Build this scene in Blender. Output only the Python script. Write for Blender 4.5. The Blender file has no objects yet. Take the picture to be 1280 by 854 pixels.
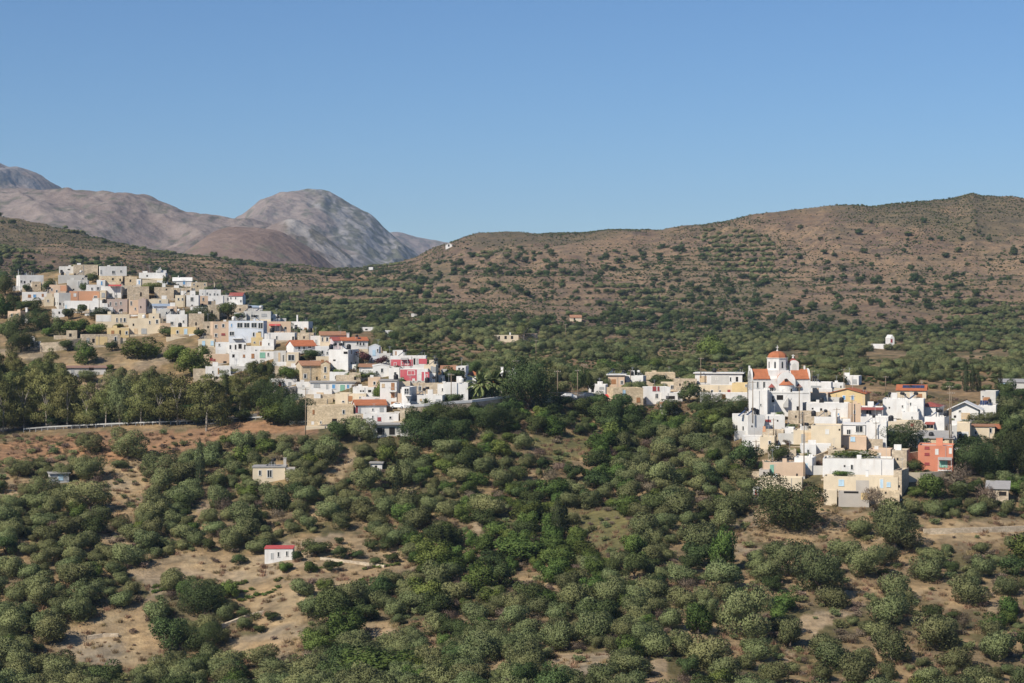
import bpy, math, random
import numpy as np
from mathutils import Vector

# ---------------------------------------------------------------- camera, sky, sun, exposure
F = 2300.0            # focal length in photo pixels (photo is 1280 x 854)
CXP, HOR = 640.0, 400.0   # photo column straight ahead, photo row of the horizon
sc = bpy.context.scene
COL = sc.collection
cam_d = bpy.data.cameras.new('camera')
cam = bpy.data.objects.new('camera', cam_d)
COL.objects.link(cam)
cam_d.sensor_width = 36.0
cam_d.lens = F / 1280.0 * 36.0
cam_d.shift_y = -(427.0 - HOR) / 1280.0
cam_d.clip_start = 1.0
cam_d.clip_end = 60000.0
cam.location = (0, 0, 0)
cam.rotation_euler = (math.radians(90), 0, 0)
sc.camera = cam

SUN_EL, SUN_AZ = math.radians(40), math.radians(-136)   # azimuth from +Y (view direction) clockwise: behind, on the left
world = bpy.data.worlds.new('World')
sc.world = world
world.use_nodes = True
wn = world.node_tree
sky = wn.nodes.new('ShaderNodeTexSky')
sky.sky_type = 'NISHITA'
sky.sun_disc = False
sky.sun_elevation = SUN_EL
sky.sun_rotation = SUN_AZ
sky.altitude = 3000
sky.air_density = 1.5
sky.dust_density = 0.0
sky.ozone_density = 10.0
wn.links.new(sky.outputs[0], wn.nodes['Background'].inputs[0])
wn.nodes['Background'].inputs[1].default_value = 0.065
sun_d = bpy.data.lights.new('sun', 'SUN')
sun_d.energy = 4.3
sun_d.angle = math.radians(0.5)
sun_d.color = (1.0, 0.92, 0.80)
sun = bpy.data.objects.new('sun', sun_d)
COL.objects.link(sun)
sv = Vector((math.sin(SUN_AZ) * math.cos(SUN_EL), math.cos(SUN_AZ) * math.cos(SUN_EL), math.sin(SUN_EL)))
sun.rotation_euler = (-sv).to_track_quat('-Z', 'Y').to_euler()
sun.location = sv * 400
sc.view_settings.view_transform = 'Standard'
sc.view_settings.look = 'None'
sc.view_settings.gamma = 1.0
sc.view_settings.exposure = 0.55
sc.view_settings.use_curve_mapping = False
try:
    sc.cycles.volume_step_rate = 4
    sc.cycles.max_bounces = 6
    sc.cycles.volume_bounces = 0
    sc.cycles.transparent_max_bounces = 8
except Exception:
    pass

random.seed(7)
RNG = np.random.default_rng(7)

# ---------------------------------------------------------------- mesh + property helpers
def mesh_np(name, verts, faces, mats=(), smooth=False, mat_idx=None):
    """verts (n,3) array, faces (m,k) int array of one face size."""
    me = bpy.data.meshes.new(name)
    verts = np.asarray(verts, dtype=np.float32)
    faces = np.asarray(faces, dtype=np.int32)
    m, k = faces.shape
    me.vertices.add(len(verts)); me.vertices.foreach_set('co', verts.ravel())
    me.loops.add(m * k); me.loops.foreach_set('vertex_index', faces.ravel())
    me.polygons.add(m)
    me.polygons.foreach_set('loop_start', np.arange(0, m * k, k, dtype=np.int32))
    me.polygons.foreach_set('loop_total', np.full(m, k, dtype=np.int32))
    if smooth:
        me.polygons.foreach_set('use_smooth', np.ones(m, dtype=bool))
    for mt in mats: me.materials.append(mt)
    if mat_idx is not None: me.polygons.foreach_set('material_index', np.asarray(mat_idx, dtype=np.int32))
    me.update(calc_edges=True)
    return me

def link(name, data, parent=None, loc=None):
    o = bpy.data.objects.new(name, data)
    COL.objects.link(o)
    if parent is not None: o.parent = parent
    if loc is not None: o.location = loc
    return o

def tag(o, label=None, cat=None, group=None, kind=None):
    if label: o['label'] = label
    if cat: o['category'] = cat
    if group: o['group'] = group
    if kind: o['kind'] = kind
    return o

class MB:
    """collects boxes, prisms, tubes; build() links them as ONE mesh object"""
    def __init__(s): s.v = []; s.f = []
    def poly(s, pts, faces):
        b = len(s.v); s.v += [tuple(p) for p in pts]; s.f += [tuple(i + b for i in f) for f in faces]; return s
    def box(s, x0, x1, y0, y1, z0, z1):
        return s.poly([(x0,y0,z0),(x1,y0,z0),(x1,y1,z0),(x0,y1,z0),(x0,y0,z1),(x1,y0,z1),(x1,y1,z1),(x0,y1,z1)],
                      [(0,3,2,1),(4,5,6,7),(0,1,5,4),(1,2,6,5),(2,3,7,6),(3,0,4,7)])
    def bar(s, a, b, w, h=None):
        a = Vector(a); b = Vector(b); h = h or w
        d = (b - a).normalized(); up = Vector((0,0,1)) if abs(d.z) < .95 else Vector((1,0,0))
        sx = d.cross(up).normalized() * w / 2; sy = sx.cross(d).normalized() * h / 2
        pts = [a-sx-sy, a+sx-sy, a+sx+sy, a-sx+sy, b-sx-sy, b+sx-sy, b+sx+sy, b-sx+sy]
        return s.poly(pts, [(0,1,2,3),(4,7,6,5),(0,4,5,1),(1,5,6,2),(2,6,7,3),(3,7,4,0)])
    def tube(s, pts, rads, n=6, cap=True):
        pts = [Vector(p) for p in pts]; rings = []
        for i, p in enumerate(pts):
            d = (pts[min(i+1, len(pts)-1)] - pts[max(i-1, 0)]).normalized()
            up = Vector((0,0,1)) if abs(d.z) < .9 else Vector((1,0,0))
            sx = d.cross(up).normalized(); sy = sx.cross(d).normalized()
            b = len(s.v)
            for k in range(n):
                t = 2*math.pi*k/n
                s.v.append(tuple(p + (sx*math.cos(t) + sy*math.sin(t))*rads[i]))
            rings.append(b)
        for a, b in zip(rings, rings[1:]):
            for k in range(n): s.f.append((a+k, a+(k+1)%n, b+(k+1)%n, b+k))
        if cap:
            s.f.append(tuple(rings[0]+k for k in range(n))[::-1]); s.f.append(tuple(rings[-1]+k for k in range(n)))
        return s
    def lathe(s, prof, n=16, c=(0,0)):
        b = len(s.v)
        for r, z in prof:
            for k in range(n):
                t = 2*math.pi*k/n; s.v.append((c[0]+r*math.cos(t), c[1]+r*math.sin(t), z))
        for i in range(len(prof)-1):
            for k in range(n):
                s.f.append((b+i*n+k, b+i*n+(k+1)%n, b+(i+1)*n+(k+1)%n, b+(i+1)*n+k))
        return s
    def mesh(s, name, mat, smooth=False):
        me = bpy.data.meshes.new(name); me.from_pydata(s.v, [], s.f)
        if mat: me.materials.append(mat)
        if smooth: me.polygons.foreach_set('use_smooth', np.ones(len(me.polygons), dtype=bool))
        me.update(); return me
    def build(s, name, mat, parent=None, smooth=False):
        return link(name, s.mesh(name, mat, smooth), parent)

# ---------------------------------------------------------------- noise
def vnoise(x, y, seed=0):
    xi = np.floor(x).astype(np.int64); yi = np.floor(y).astype(np.int64)
    fx = x - xi; fy = y - yi
    fx = fx*fx*fx*(fx*(fx*6-15)+10); fy = fy*fy*fy*(fy*(fy*6-15)+10)
    def h(a, b):
        n = (a*374761393 + b*668265263 + seed*144665) & 0xffffffff
        n = ((n ^ (n >> 13)) * 1274126177) & 0xffffffff
        n = n ^ (n >> 16)
        return (n & 0xffff) / 65535.0
    return (h(xi,yi)*(1-fx)+h(xi+1,yi)*fx)*(1-fy) + (h(xi,yi+1)*(1-fx)+h(xi+1,yi+1)*fx)*fy
def fbm(x, y, seed=0, oct=4):
    s = 0; a = .5; t = 0
    for i in range(oct):
        s = s + a*vnoise(x, y, seed+i*17); t += a; a *= .5; x = x*2.03+11.3; y = y*2.03+4.7
    return s/t
def sstep(a, b, x):
    t = np.clip((x-a)/(b-a), 0, 1); return t*t*(3-2*t)

# ---------------------------------------------------------------- material helpers
MATS = {}
def new_mat(name):
    m = bpy.data.materials.new(name); m.use_nodes = True
    nt = m.node_tree; b = nt.nodes['Principled BSDF']
    b.inputs['Specular IOR Level'].default_value = 0.25
    MATS[name] = m
    return m, nt, b
def N(nt, t, **kw):
    n = nt.nodes.new(t)
    for k, v in kw.items(): setattr(n, k, v)
    return n
def mix_rgb(nt, fac, a, b, mode='MIX'):
    n = nt.nodes.new('ShaderNodeMix'); n.data_type = 'RGBA'; n.blend_type = mode
    for sock, val in ((n.inputs[0], fac), (n.inputs[6], a), (n.inputs[7], b)):
        if hasattr(val, 'links'): nt.links.new(val, sock)
        elif isinstance(val, (int, float)): sock.default_value = val
        else: sock.default_value = (*val, 1)
    return n.outputs[2]
def noise_fac(nt, scale, lo=.4, hi=.6, detail=4, coord='Object', vec=None, stretch=None):
    if vec is None:
        tc = N(nt, 'ShaderNodeTexCoord'); vec = tc.outputs[coord]
    if stretch:
        mp = N(nt, 'ShaderNodeMapping'); mp.inputs['Scale'].default_value = stretch
        nt.links.new(vec, mp.inputs[0]); vec = mp.outputs[0]
    t = N(nt, 'ShaderNodeTexNoise'); t.inputs['Scale'].default_value = scale; t.inputs['Detail'].default_value = detail
    nt.links.new(vec, t.inputs['Vector'])
    r = N(nt, 'ShaderNodeMapRange'); r.inputs[1].default_value = lo; r.inputs[2].default_value = hi
    nt.links.new(t.outputs['Fac'], r.inputs[0])
    return r.outputs[0]
def plain(name, col, rough=.8, metal=0.0):
    m, nt, b = new_mat(name)
    f = noise_fac(nt, 1.5, .3, .7)
    c = mix_rgb(nt, f, tuple(x*.88 for x in col), tuple(min(1, x*1.08) for x in col))
    nt.links.new(c, b.inputs['Base Color'])
    b.inputs['Roughness'].default_value = rough; b.inputs['Metallic'].default_value = metal
    return m
def plaster(name, col, dirt=(.34,.27,.2), amount=.55):
    """painted render: streaky stains down the wall, patches of worn paint"""
    m, nt, b = new_mat(name)
    tc = N(nt, 'ShaderNodeTexCoord'); oi = N(nt, 'ShaderNodeObjectInfo')
    ad = N(nt, 'ShaderNodeVectorMath', operation='ADD'); nt.links.new(tc.outputs['Object'], ad.inputs[0])
    sc3 = N(nt, 'ShaderNodeVectorMath', operation='SCALE'); sc3.inputs[0].default_value = (1,1,1); sc3.inputs['Scale'].default_value = 50
    ml = N(nt, 'ShaderNodeMath', operation='MULTIPLY'); nt.links.new(oi.outputs['Random'], ml.inputs[0]); ml.inputs[1].default_value = 90
    nt.links.new(ml.outputs[0], sc3.inputs['Scale']); nt.links.new(sc3.outputs[0], ad.inputs[1])
    v = ad.outputs[0]
    f1 = noise_fac(nt, 1.3, .5, .78, 5, vec=v, stretch=(1,1,.25))
    f2 = noise_fac(nt, .45, .35, .7, 4, vec=v)
    c = mix_rgb(nt, f2, col, tuple(x*.86 for x in col))
    fm = N(nt, 'ShaderNodeMath', operation='MULTIPLY'); nt.links.new(f1, fm.inputs[0]); fm.inputs[1].default_value = amount
    c = mix_rgb(nt, fm.outputs[0], c, tuple(a*.55+d*.45 for a, d in zip(col, dirt)))
    nt.links.new(c, b.inputs['Base Color']); b.inputs['Roughness'].default_value = .9
    return m
def stone(name, col, dark, scale=2.2):
    m, nt, b = new_mat(name)
    tc = N(nt, 'ShaderNodeTexCoord')
    mp = N(nt, 'ShaderNodeMapping'); mp.inputs['Scale'].default_value = (1,1,1.5); nt.links.new(tc.outputs['Object'], mp.inputs[0])
    vo = N(nt, 'ShaderNodeTexVoronoi'); vo.inputs['Scale'].default_value = scale; nt.links.new(mp.outputs[0], vo.inputs['Vector'])
    ve = N(nt, 'ShaderNodeTexVoronoi', feature='DISTANCE_TO_EDGE'); ve.inputs['Scale'].default_value = scale; nt.links.new(mp.outputs[0], ve.inputs['Vector'])
    sp = N(nt, 'ShaderNodeSeparateColor'); nt.links.new(vo.outputs['Color'], sp.inputs[0])
    c = mix_rgb(nt, sp.outputs[0], tuple(x*.72 for x in col), tuple(min(1,x*1.15) for x in col))
    f = noise_fac(nt, .6, .4, .66, 5)
    fm = N(nt, 'ShaderNodeMath', operation='MULTIPLY'); nt.links.new(f, fm.inputs[0]); fm.inputs[1].default_value = .6
    c = mix_rgb(nt, fm.outputs[0], c, dark)
    r = N(nt, 'ShaderNodeMapRange'); r.inputs[2].default_value = .09; nt.links.new(ve.outputs['Distance'], r.inputs[0])
    r.inputs[3].default_value = .55; r.inputs[4].default_value = 0
    c = mix_rgb(nt, r.outputs[0], c, tuple(x*.6 for x in col))
    nt.links.new(c, b.inputs['Base Color']); b.inputs['Roughness'].default_value = .95
    bp = N(nt, 'ShaderNodeBump'); bp.inputs['Strength'].default_value = .6; bp.inputs['Distance'].default_value = .08
    nt.links.new(ve.outputs['Distance'], bp.inputs['Height']); nt.links.new(bp.outputs[0], b.inputs['Normal'])
    return m

# ---------------------------------------------------------------- terrain: for photo columns, (distance, photo row) of the ground
TC = {
 -320: [(110,1250),(200,1000),(280,870),(340,712),(390,612),(430,552),(446,537),(480,495),(510,468),(550,432),(590,405),(630,390),(720,392),(850,388),(1000,362),(1200,320),(1450,272),(1650,285),(2200,345),(2800,380)],
 0:   [(110,1250),(200,1000),(285,860),(340,712),(390,610),(430,551),(446,537),(480,492),(510,456),(550,418),(590,385),(630,360),(665,352),(760,376),(900,366),(1100,335),(1300,304),(1480,272),(1650,285),(2200,345),(2800,380)],
 100: [(110,1250),(200,1000),(290,855),(340,715),(390,612),(430,549),(444,533),(480,487),(510,452),(550,415),(590,381),(630,351),(662,336),(700,346),(800,372),(900,368),(1100,346),(1300,318),(1480,293),(1650,302),(2200,350),(2800,380)],
 200: [(110,1250),(200,1000),(290,855),(345,710),(392,612),(428,548),(440,530),(470,494),(495,462),(525,431),(555,403),(588,380),(620,361),(645,349),(690,358),(800,380),(900,373),(1100,351),(1300,331),(1480,316),(1650,322),(2200,355),(2800,380)],
 300: [(110,1250),(200,990),(290,845),(345,708),(392,612),(420,552),(434,528),(452,503),(472,476),(492,450),(515,428),(540,405),(566,391),(600,396),(700,414),(800,406),(1000,380),(1200,356),(1400,336),(1560,326),(1700,332),(2200,362),(2800,385)],
 400: [(110,1250),(200,985),(285,840),(335,720),(380,625),(408,560),(424,533),(436,512),(450,488),(464,464),(480,442),(500,424),(520,420),(600,432),(700,426),(850,412),(1000,396),(1200,371),(1400,349),(1560,337),(1700,342),(2200,370),(2800,388)],
 500: [(110,1250),(200,980),(275,845),(325,738),(368,655),(395,590),(413,545),(425,515),(435,495),(446,472),(462,452),(482,446),(550,442),(650,432),(800,415),(950,400),(1200,370),(1450,341),(1640,324),(1800,335),(2200,370),(2800,388)],
 600: [(110,1230),(200,970),(262,850),(310,760),(350,680),(385,605),(410,550),(425,522),(437,503),(450,489),(475,478),(520,467),(600,452),(700,437),(850,417),(1000,396),(1250,351),(1480,311),(1600,292),(1750,303),(2200,350),(2800,385)],
 700: [(110,1220),(200,960),(258,850),(305,760),(345,685),(385,610),(412,562),(432,530),(446,507),(457,496),(482,484),(550,470),(650,450),(800,430),(950,410),(1100,385),(1300,345),(1480,308),(1600,290),(1750,302),(2200,350),(2800,385)],
 800: [(110,1220),(200,960),(255,852),(300,756),(345,670),(390,602),(430,550),(458,521),(480,505),(520,489),(600,470),(700,450),(850,430),(1000,408),(1200,370),(1400,325),(1550,288),(1700,300),(2200,345),(2800,385)],
 900: [(110,1220),(200,970),(258,852),(300,760),(340,685),(380,612),(415,556),(445,520),(468,502),(500,488),(580,470),(700,450),(850,432),(1000,412),(1200,370),(1400,320),(1550,278),(1700,290),(2200,340),(2800,385)],
 1000:[(110,1220),(200,975),(262,855),(305,755),(340,685),(362,642),(382,600),(404,560),(432,526),(460,500),(480,488),(560,470),(700,450),(850,432),(1000,410),(1200,363),(1400,308),(1550,263),(1700,276),(2200,335),(2800,385)],
 1100:[(110,1220),(200,975),(262,857),(305,757),(340,690),(360,645),(376,608),(400,567),(430,532),(460,506),(490,488),(560,470),(700,450),(850,432),(1000,408),(1200,360),(1400,302),(1550,258),(1700,268),(2200,330),(2800,385)],
 1200:[(110,1220),(200,975),(262,857),(305,760),(340,694),(360,650),(376,615),(400,577),(428,547),(455,520),(482,500),(545,481),(650,460),(800,440),(1000,408),(1200,358),(1400,298),(1580,246),(1720,255),(2200,325),(2800,385)],
 1280:[(110,1220),(200,975),(262,857),(305,762),(340,698),(360,655),(378,620),(402,585),(430,556),(458,528),(486,504),(550,482),(650,460),(800,440),(1000,408),(1200,358),(1400,300),(1580,248),(1720,258),(2200,325),(2800,385)],
 1600:[(110,1220),(200,975),(262,860),(305,770),(340,710),(360,672),(380,640),(405,605),(435,572),(465,540),(495,512),(560,486),(650,462),(800,440),(1000,408),(1200,358),(1400,302),(1580,256),(1720,266),(2200,325),(2800,385)],
}
LD0, LD1, ND = math.log(110), math.log(2800), 560
LD = np.linspace(LD0, LD1, ND); DD = np.exp(LD)
PX = np.arange(-320, 1601, 4.0); NP = len(PX)
def pchip(x, y, xi):
    x = np.asarray(x, float); y = np.asarray(y, float)
    h = np.diff(x); dl = np.diff(y)/h
    m = np.zeros(len(x)); m[0] = dl[0]; m[-1] = dl[-1]
    for i in range(1, len(x)-1):
        if dl[i-1]*dl[i] > 0:
            w1 = 2*h[i]+h[i-1]; w2 = h[i]+2*h[i-1]
            m[i] = (w1+w2)/(w1/dl[i-1]+w2/dl[i])
    k = np.clip(np.searchsorted(x, xi)-1, 0, len(x)-2)
    t = (xi-x[k])/h[k]
    return ((1+2*t)*(1-t)**2)*y[k] + t*(1-t)**2*h[k]*m[k] + t*t*(3-2*t)*y[k+1] + t*t*(t-1)*h[k]*m[k+1]
_cols = sorted(TC)
_rows = np.array([pchip([math.log(d) for d, _ in TC[c]], [p for _, p in TC[c]], LD) for c in _cols])
# the crest of the near hill as a finer line
RIDGE = [(-320,272),(0,272),(60,284),(100,293),(200,316),(300,327),(400,337),(450,335),(480,333),(520,322),(545,309),(560,304),(580,297),(600,291),(640,291),(670,293),(720,290),(760,287),(820,289),(850,285),(880,281),(920,274),(960,267),(1000,263),(1040,258),(1090,258),(1120,254),(1160,252),(1195,247),(1208,243),(1216,241),(1226,245),(1250,247),(1280,249),(1600,256)]
PYG = np.empty((NP, ND))
for j in range(ND):
    PYG[:, j] = pchip(_cols, _rows[:, j], PX)
_ks = np.exp(-.5*(np.arange(-9,10)/4.0)**2); _ks /= _ks.sum()
PYG = np.apply_along_axis(lambda r: np.convolve(np.pad(r, 9, mode='edge'), _ks, mode='valid'), 0, PYG)
_rt = np.interp(PX, [r[0] for r in RIDGE], [r[1] for r in RIDGE])
_far = DD > 1050
_cur = PYG[:, _far].min(axis=1)
_wt = sstep(1100, 1500, DD)[None, :]
PYG = PYG + _wt*(_rt-_cur)[:, None]
GX = (PX[:, None]-CXP)/F*DD[None, :]
GY = np.repeat(DD[None, :], NP, axis=0)
GZ = (HOR-PYG)/F*DD[None, :]
nw = sstep(900, 1250, GY)                                    # weight of the far hill
amp = .7*(1-nw)
GZ += amp*(fbm(GX/22, GY/22, 3, 4)-.5)*2.2 + (fbm(GX/6, GY/6, 9, 3)-.5)*.7*(1-nw)*sstep(200,240,GY)
# gullies and spurs of the far hill, fading out towards its crest
crest = DD[None, :] > 0
gl = 1-np.abs(fbm(GX/130+.3*fbm(GX/60, GY/60, 5), GY/420, 21, 4)*2-1)
GZ += nw*(1-sstep(1380, 1540, GY))*(gl-.72)*20 + nw*(fbm(GX/35, GY/35, 31, 4)-.5)*5
GZ += nw*(fbm(GX/9, GY/9, 41, 2)-.5)*.8
TER = 4.2
_tz = GZ/TER+fbm(GX/80, GY/80, 43, 2)*1.5; _tf = _tz-np.floor(_tz)
_tm = nw*(1-sstep(1480,1560,GY))*sstep(.40,.52,fbm(GX/110, GY/140, 45, 3))
GZ += _tm*TER*.75*(sstep(.55,.95,_tf)-_tf)
def grid_lookup(arr, x, y):
    x = np.asarray(x, float); y = np.asarray(y, float)
    u = np.clip((CXP+F*x/y-PX[0])/4.0, 0, NP-1.001); v = np.clip((np.log(y)-LD0)/(LD1-LD0)*(ND-1), 0, ND-1.001)
    i = u.astype(int); j = v.astype(int); a = u-i; b = v-j
    return (arr[i,j]*(1-a)+arr[i+1,j]*a)*(1-b) + (arr[i,j+1]*(1-a)+arr[i+1,j+1]*a)*b
def ground(x, y): return float(grid_lookup(GZ, x, y))
def ray(px, py, dmin=215.0, dmax=2800.):
    """the first point of the ground met along the photo's pixel (px, py)"""
    u = min(max((px-PX[0])/4.0, 0), NP-1.001); i = int(u); a = u-i
    z = GZ[i]*(1-a)+GZ[i+1]*a
    row = HOR-F*z/DD
    ok = np.nonzero((row <= py) & (DD >= dmin) & (DD <= dmax))[0]
    if len(ok) == 0:
        j = int(np.argmin(np.where((DD >= dmin) & (DD <= dmax), row, 1e9))); d = DD[j]
    else:
        j = ok[0]; d = DD[j]
        if j > 0 and row[j-1] > py: d = DD[j-1]+(DD[j]-DD[j-1])*(row[j-1]-py)/(row[j-1]-row[j])
    x = (px-CXP)/F*d
    return Vector((x, d, ground(x, d)))

# ---- ground cover layout, traced from the photograph as patches of ground: photo polygons
def inpoly(px, py, P):
    px = np.asarray(px, float); py = np.asarray(py, float)
    r = np.zeros(px.shape, bool); n = len(P)
    for i in range(n):
        x0, y0 = P[i]; x1, y1 = P[(i+1) % n]
        if y0 == y1: continue
        c = ((y0 > py) != (y1 > py)) & (px < (x1-x0)*(py-y0)/(y1-y0)+x0)
        r ^= c
    return r
RED = [[(-40,570),(0,556),(35,546),(225,536),(330,526),(400,532),(405,543),(330,540),(270,552),(235,562),(200,572),(140,578),(80,568),(30,578),(-40,590)]]
BARE = RED + [
 [(120,575),(185,560),(215,570),(180,600),(178,628),(155,660),(125,650),(120,615),(140,600)],
 [(-20,588),(55,598),(70,612),(30,622),(-20,618)],
 [(155,712),(205,702),(225,690),(330,696),(345,678),(420,668),(500,684),(520,712),(440,728),(400,742),(372,760),(385,790),(372,812),(350,826),(300,832),(285,800),(320,795),(322,768),(300,752),(300,735),(262,722),(222,725),(195,745),(205,775),(190,790),(200,815),(170,838),(110,830),(70,815),(60,800),(120,770),(170,758),(190,740)],
 [(925,652),(945,636),(1035,636),(1090,640),(1140,645),(1140,655),(1065,656),(1062,672),(1000,684),(945,676)],
 [(1140,655),(1280,650),(1300,668),(1250,672),(1140,676)],
 [(970,690),(1002,684),(1022,712),(1005,745),(980,752)], [(1060,676),(1100,672),(1098,690),(1066,694)], [(905,650),(930,655),(945,690),(920,700),(908,680)],
 [(1050,720),(1075,715),(1095,742),(1070,770),(1040,772),(1055,745)],
 [(885,778),(960,798),(1000,815),(985,835),(975,808),(930,800),(850,795),(858,780)],
 [(1000,768),(1035,760),(1048,775),(1015,792),(995,786)],
 [(1130,735),(1190,728),(1210,755),(1195,765),(1170,752),(1140,748)],
 [(1225,735),(1260,730),(1245,770),(1225,765)],
 [(680,820),(760,815),(765,830),(735,842),(690,838)], [(605,818),(630,815),(625,838),(606,840)],
 [(575,672),(600,650),(608,664),(590,682),(572,690)], [(612,725),(680,718),(690,732),(630,738)],
 [(795,835),(835,815),(830,854),(800,856)], [(450,780),(490,775),(495,795),(455,800)],
 [(410,575),(430,560),(452,566),(430,598),(412,604)], [(500,605),(525,600),(520,618),(505,622)],
 [(85,447),(160,443),(205,440),(215,455),(160,470),(150,500),(100,500),(95,478),(80,470)],
 [(0,436),(40,432),(60,444),(30,452),(0,446)], [(600,528),(625,535),(605,545),(590,540)],
 [(118,668),(150,664),(172,680),(140,684)], [(100,605),(120,600),(118,625),(95,622)],
 [(250,625),(268,622),(268,640),(250,640)], [(385,640),(410,640),(408,652),(386,652)],
]
GRASSY = [[(720,640),(775,632),(785,665),(775,690),(735,682)], [(660,545),(740,545),(745,570),(690,580),(670,570)]]
def in_any(px, py, polys):
    r = np.zeros(np.shape(px), bool)
    for P in polys: r |= inpoly(px, py, P)
    return r
def to_px(x, y, z): return CXP+F*x/y, HOR-F*z/y

# ---------------------------------------------------------------- terrain colours (what the soil itself is)
GPX, GPY = to_px(GX, GY, GZ)
jx = GPX+(fbm(GX/7, GY/7, 55, 3)-.5)*16; jy = GPY+(fbm(GX/7, GY/7, 77, 3)-.5)*10
near = GY < 620
bare = in_any(jx, jy, BARE) & near; red = in_any(jx, jy, RED) & near; gras = in_any(jx, jy, GRASSY) & near
def blend(c, col, w): return c*(1-w[..., None])+np.array(col)*w[..., None]
gc = np.zeros(GX.shape+(3,))
n1 = fbm(GX/14, GY/14, 91, 4); n2 = fbm(GX/45, GY/70, 93, 4); n3 = fbm(GX/5, GY/5, 95, 3)
gc[:] = (.225,.170,.105)
gc = blend(gc, (.085,.085,.042), sstep(.42,.62,n1)*.8)
gc = blend(gc, (.36,.26,.16), sstep(.55,.72,n3)*.6)
gc = blend(gc, (.305,.228,.142), bare*.95)
gc = blend(gc, (.385,.305,.195), bare*sstep(.5,.7,n3)*.6)
gc = blend(gc, (.30,.265,.22), bare*sstep(.56,.66,n1)*.4)
gc = blend(gc, (.285,.165,.10), red*.85)
gc = blend(gc, (.15,.145,.065), gras*.8)
fw = sstep(700, 1000, GY)
hill = np.zeros_like(gc); hill[:] = (.178,.134,.104)
hill = blend(hill, (.150,.118,.098), sstep(.45,.6,n2))
hill = blend(hill, (.245,.180,.122), sstep(.55,.75,n1)*.7)
hill = blend(hill, (.13,.125,.08), sstep(.5,.7,1-n2)*.5)
hill = blend(hill, (.34,.265,.18), sstep(.60,.75,n3)*.45)
hill = blend(hill, (.30,.235,.165), _tm*sstep(.50,.62,_tf)*(1-sstep(.86,.98,_tf))*.75)
hill = blend(hill, (.27,.205,.145), sstep(.56,.66,fbm(GX/28, GY/40, 131, 4))*.6)
hill = blend(hill, (.115,.115,.075), sstep(.54,.64,fbm(GX/75, GY/120, 133, 4))*.55)
hill = hill*np.array([.90,.85,.82])
gc = blend(gc, (0,0,0), fw)+hill*fw[..., None]
tw = sstep(.45,.55, fbm(GX/120, GY/60, 97, 3))*sstep(460,520,GY)*(1-fw)   # ploughed strips on the plateau
gc = blend(gc, (.26,.17,.10), tw*.5)

tm, nt, b = new_mat('soil')
at = N(nt, 'ShaderNodeAttribute'); at.attribute_name = 'soil_colour'
tcn = N(nt, 'ShaderNodeTexCoord')
f1 = noise_fac(nt, .55, .3, .7, 6, vec=tcn.outputs['Object']); f2 = noise_fac(nt, 2.2, .35, .7, 5, vec=tcn.outputs['Object'])
c = mix_rgb(nt, f1, (.62,.62,.62), (1.25,1.22,1.18)); c = mix_rgb(nt, 1.0, at.outputs['Color'], c, 'MULTIPLY')
f3 = noise_fac(nt, .13, .38, .62, 5, vec=tcn.outputs['Object'])
c = mix_rgb(nt, 1.0, c, mix_rgb(nt, f3, (.80,.82,.84), (1.14,1.08,.98)), 'MULTIPLY')
fs = N(nt, 'ShaderNodeMath', operation='MULTIPLY'); nt.links.new(f2, fs.inputs[0]); fs.inputs[1].default_value = .2
c = mix_rgb(nt, fs.outputs[0], c, (.10,.085,.045))
nt.links.new(c, b.inputs['Base Color']); b.inputs['Roughness'].default_value = 1.0; b.inputs['Specular IOR Level'].default_value = .05
bp = N(nt, 'ShaderNodeBump'); bp.inputs['Strength'].default_value = .35; bp.inputs['Distance'].default_value = .4
nt.links.new(f2, bp.inputs['Height']); nt.links.new(bp.outputs[0], b.inputs['Normal'])
ii, jj = np.meshgrid(np.arange(NP-1), np.arange(ND-1), indexing='ij')
q = np.stack([ii*ND+jj, (ii+1)*ND+jj, (ii+1)*ND+jj+1, ii*ND+jj+1], -1).reshape(-1, 4)
tme = mesh_np('terrain', np.stack([GX, GY, GZ], -1).reshape(-1, 3), q, [tm], True)
ca = tme.attributes.new('soil_colour', 'FLOAT_COLOR', 'POINT')
ca.data.foreach_set('color', np.concatenate([gc.reshape(-1,3), np.ones((NP*ND,1))], 1).astype(np.float32).ravel())
tag(link('terrain', tme), kind='structure')
# land reaching to the horizon under and beyond the modelled valley
pm, nt, b = new_mat('far_land')
c = mix_rgb(nt, noise_fac(nt, .004, .35, .65, 6), (.10,.085,.05), (.17,.12,.08)); nt.links.new(c, b.inputs['Base Color']); b.inputs['Roughness'].default_value = 1
m = MB(); m.poly([(-5000,-800,-95),(5000,-800,-95),(5000,8600,-95),(-5000,8600,-95)], [(0,1,2,3)])
tag(m.build('ground', pm), kind='structure')

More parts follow.
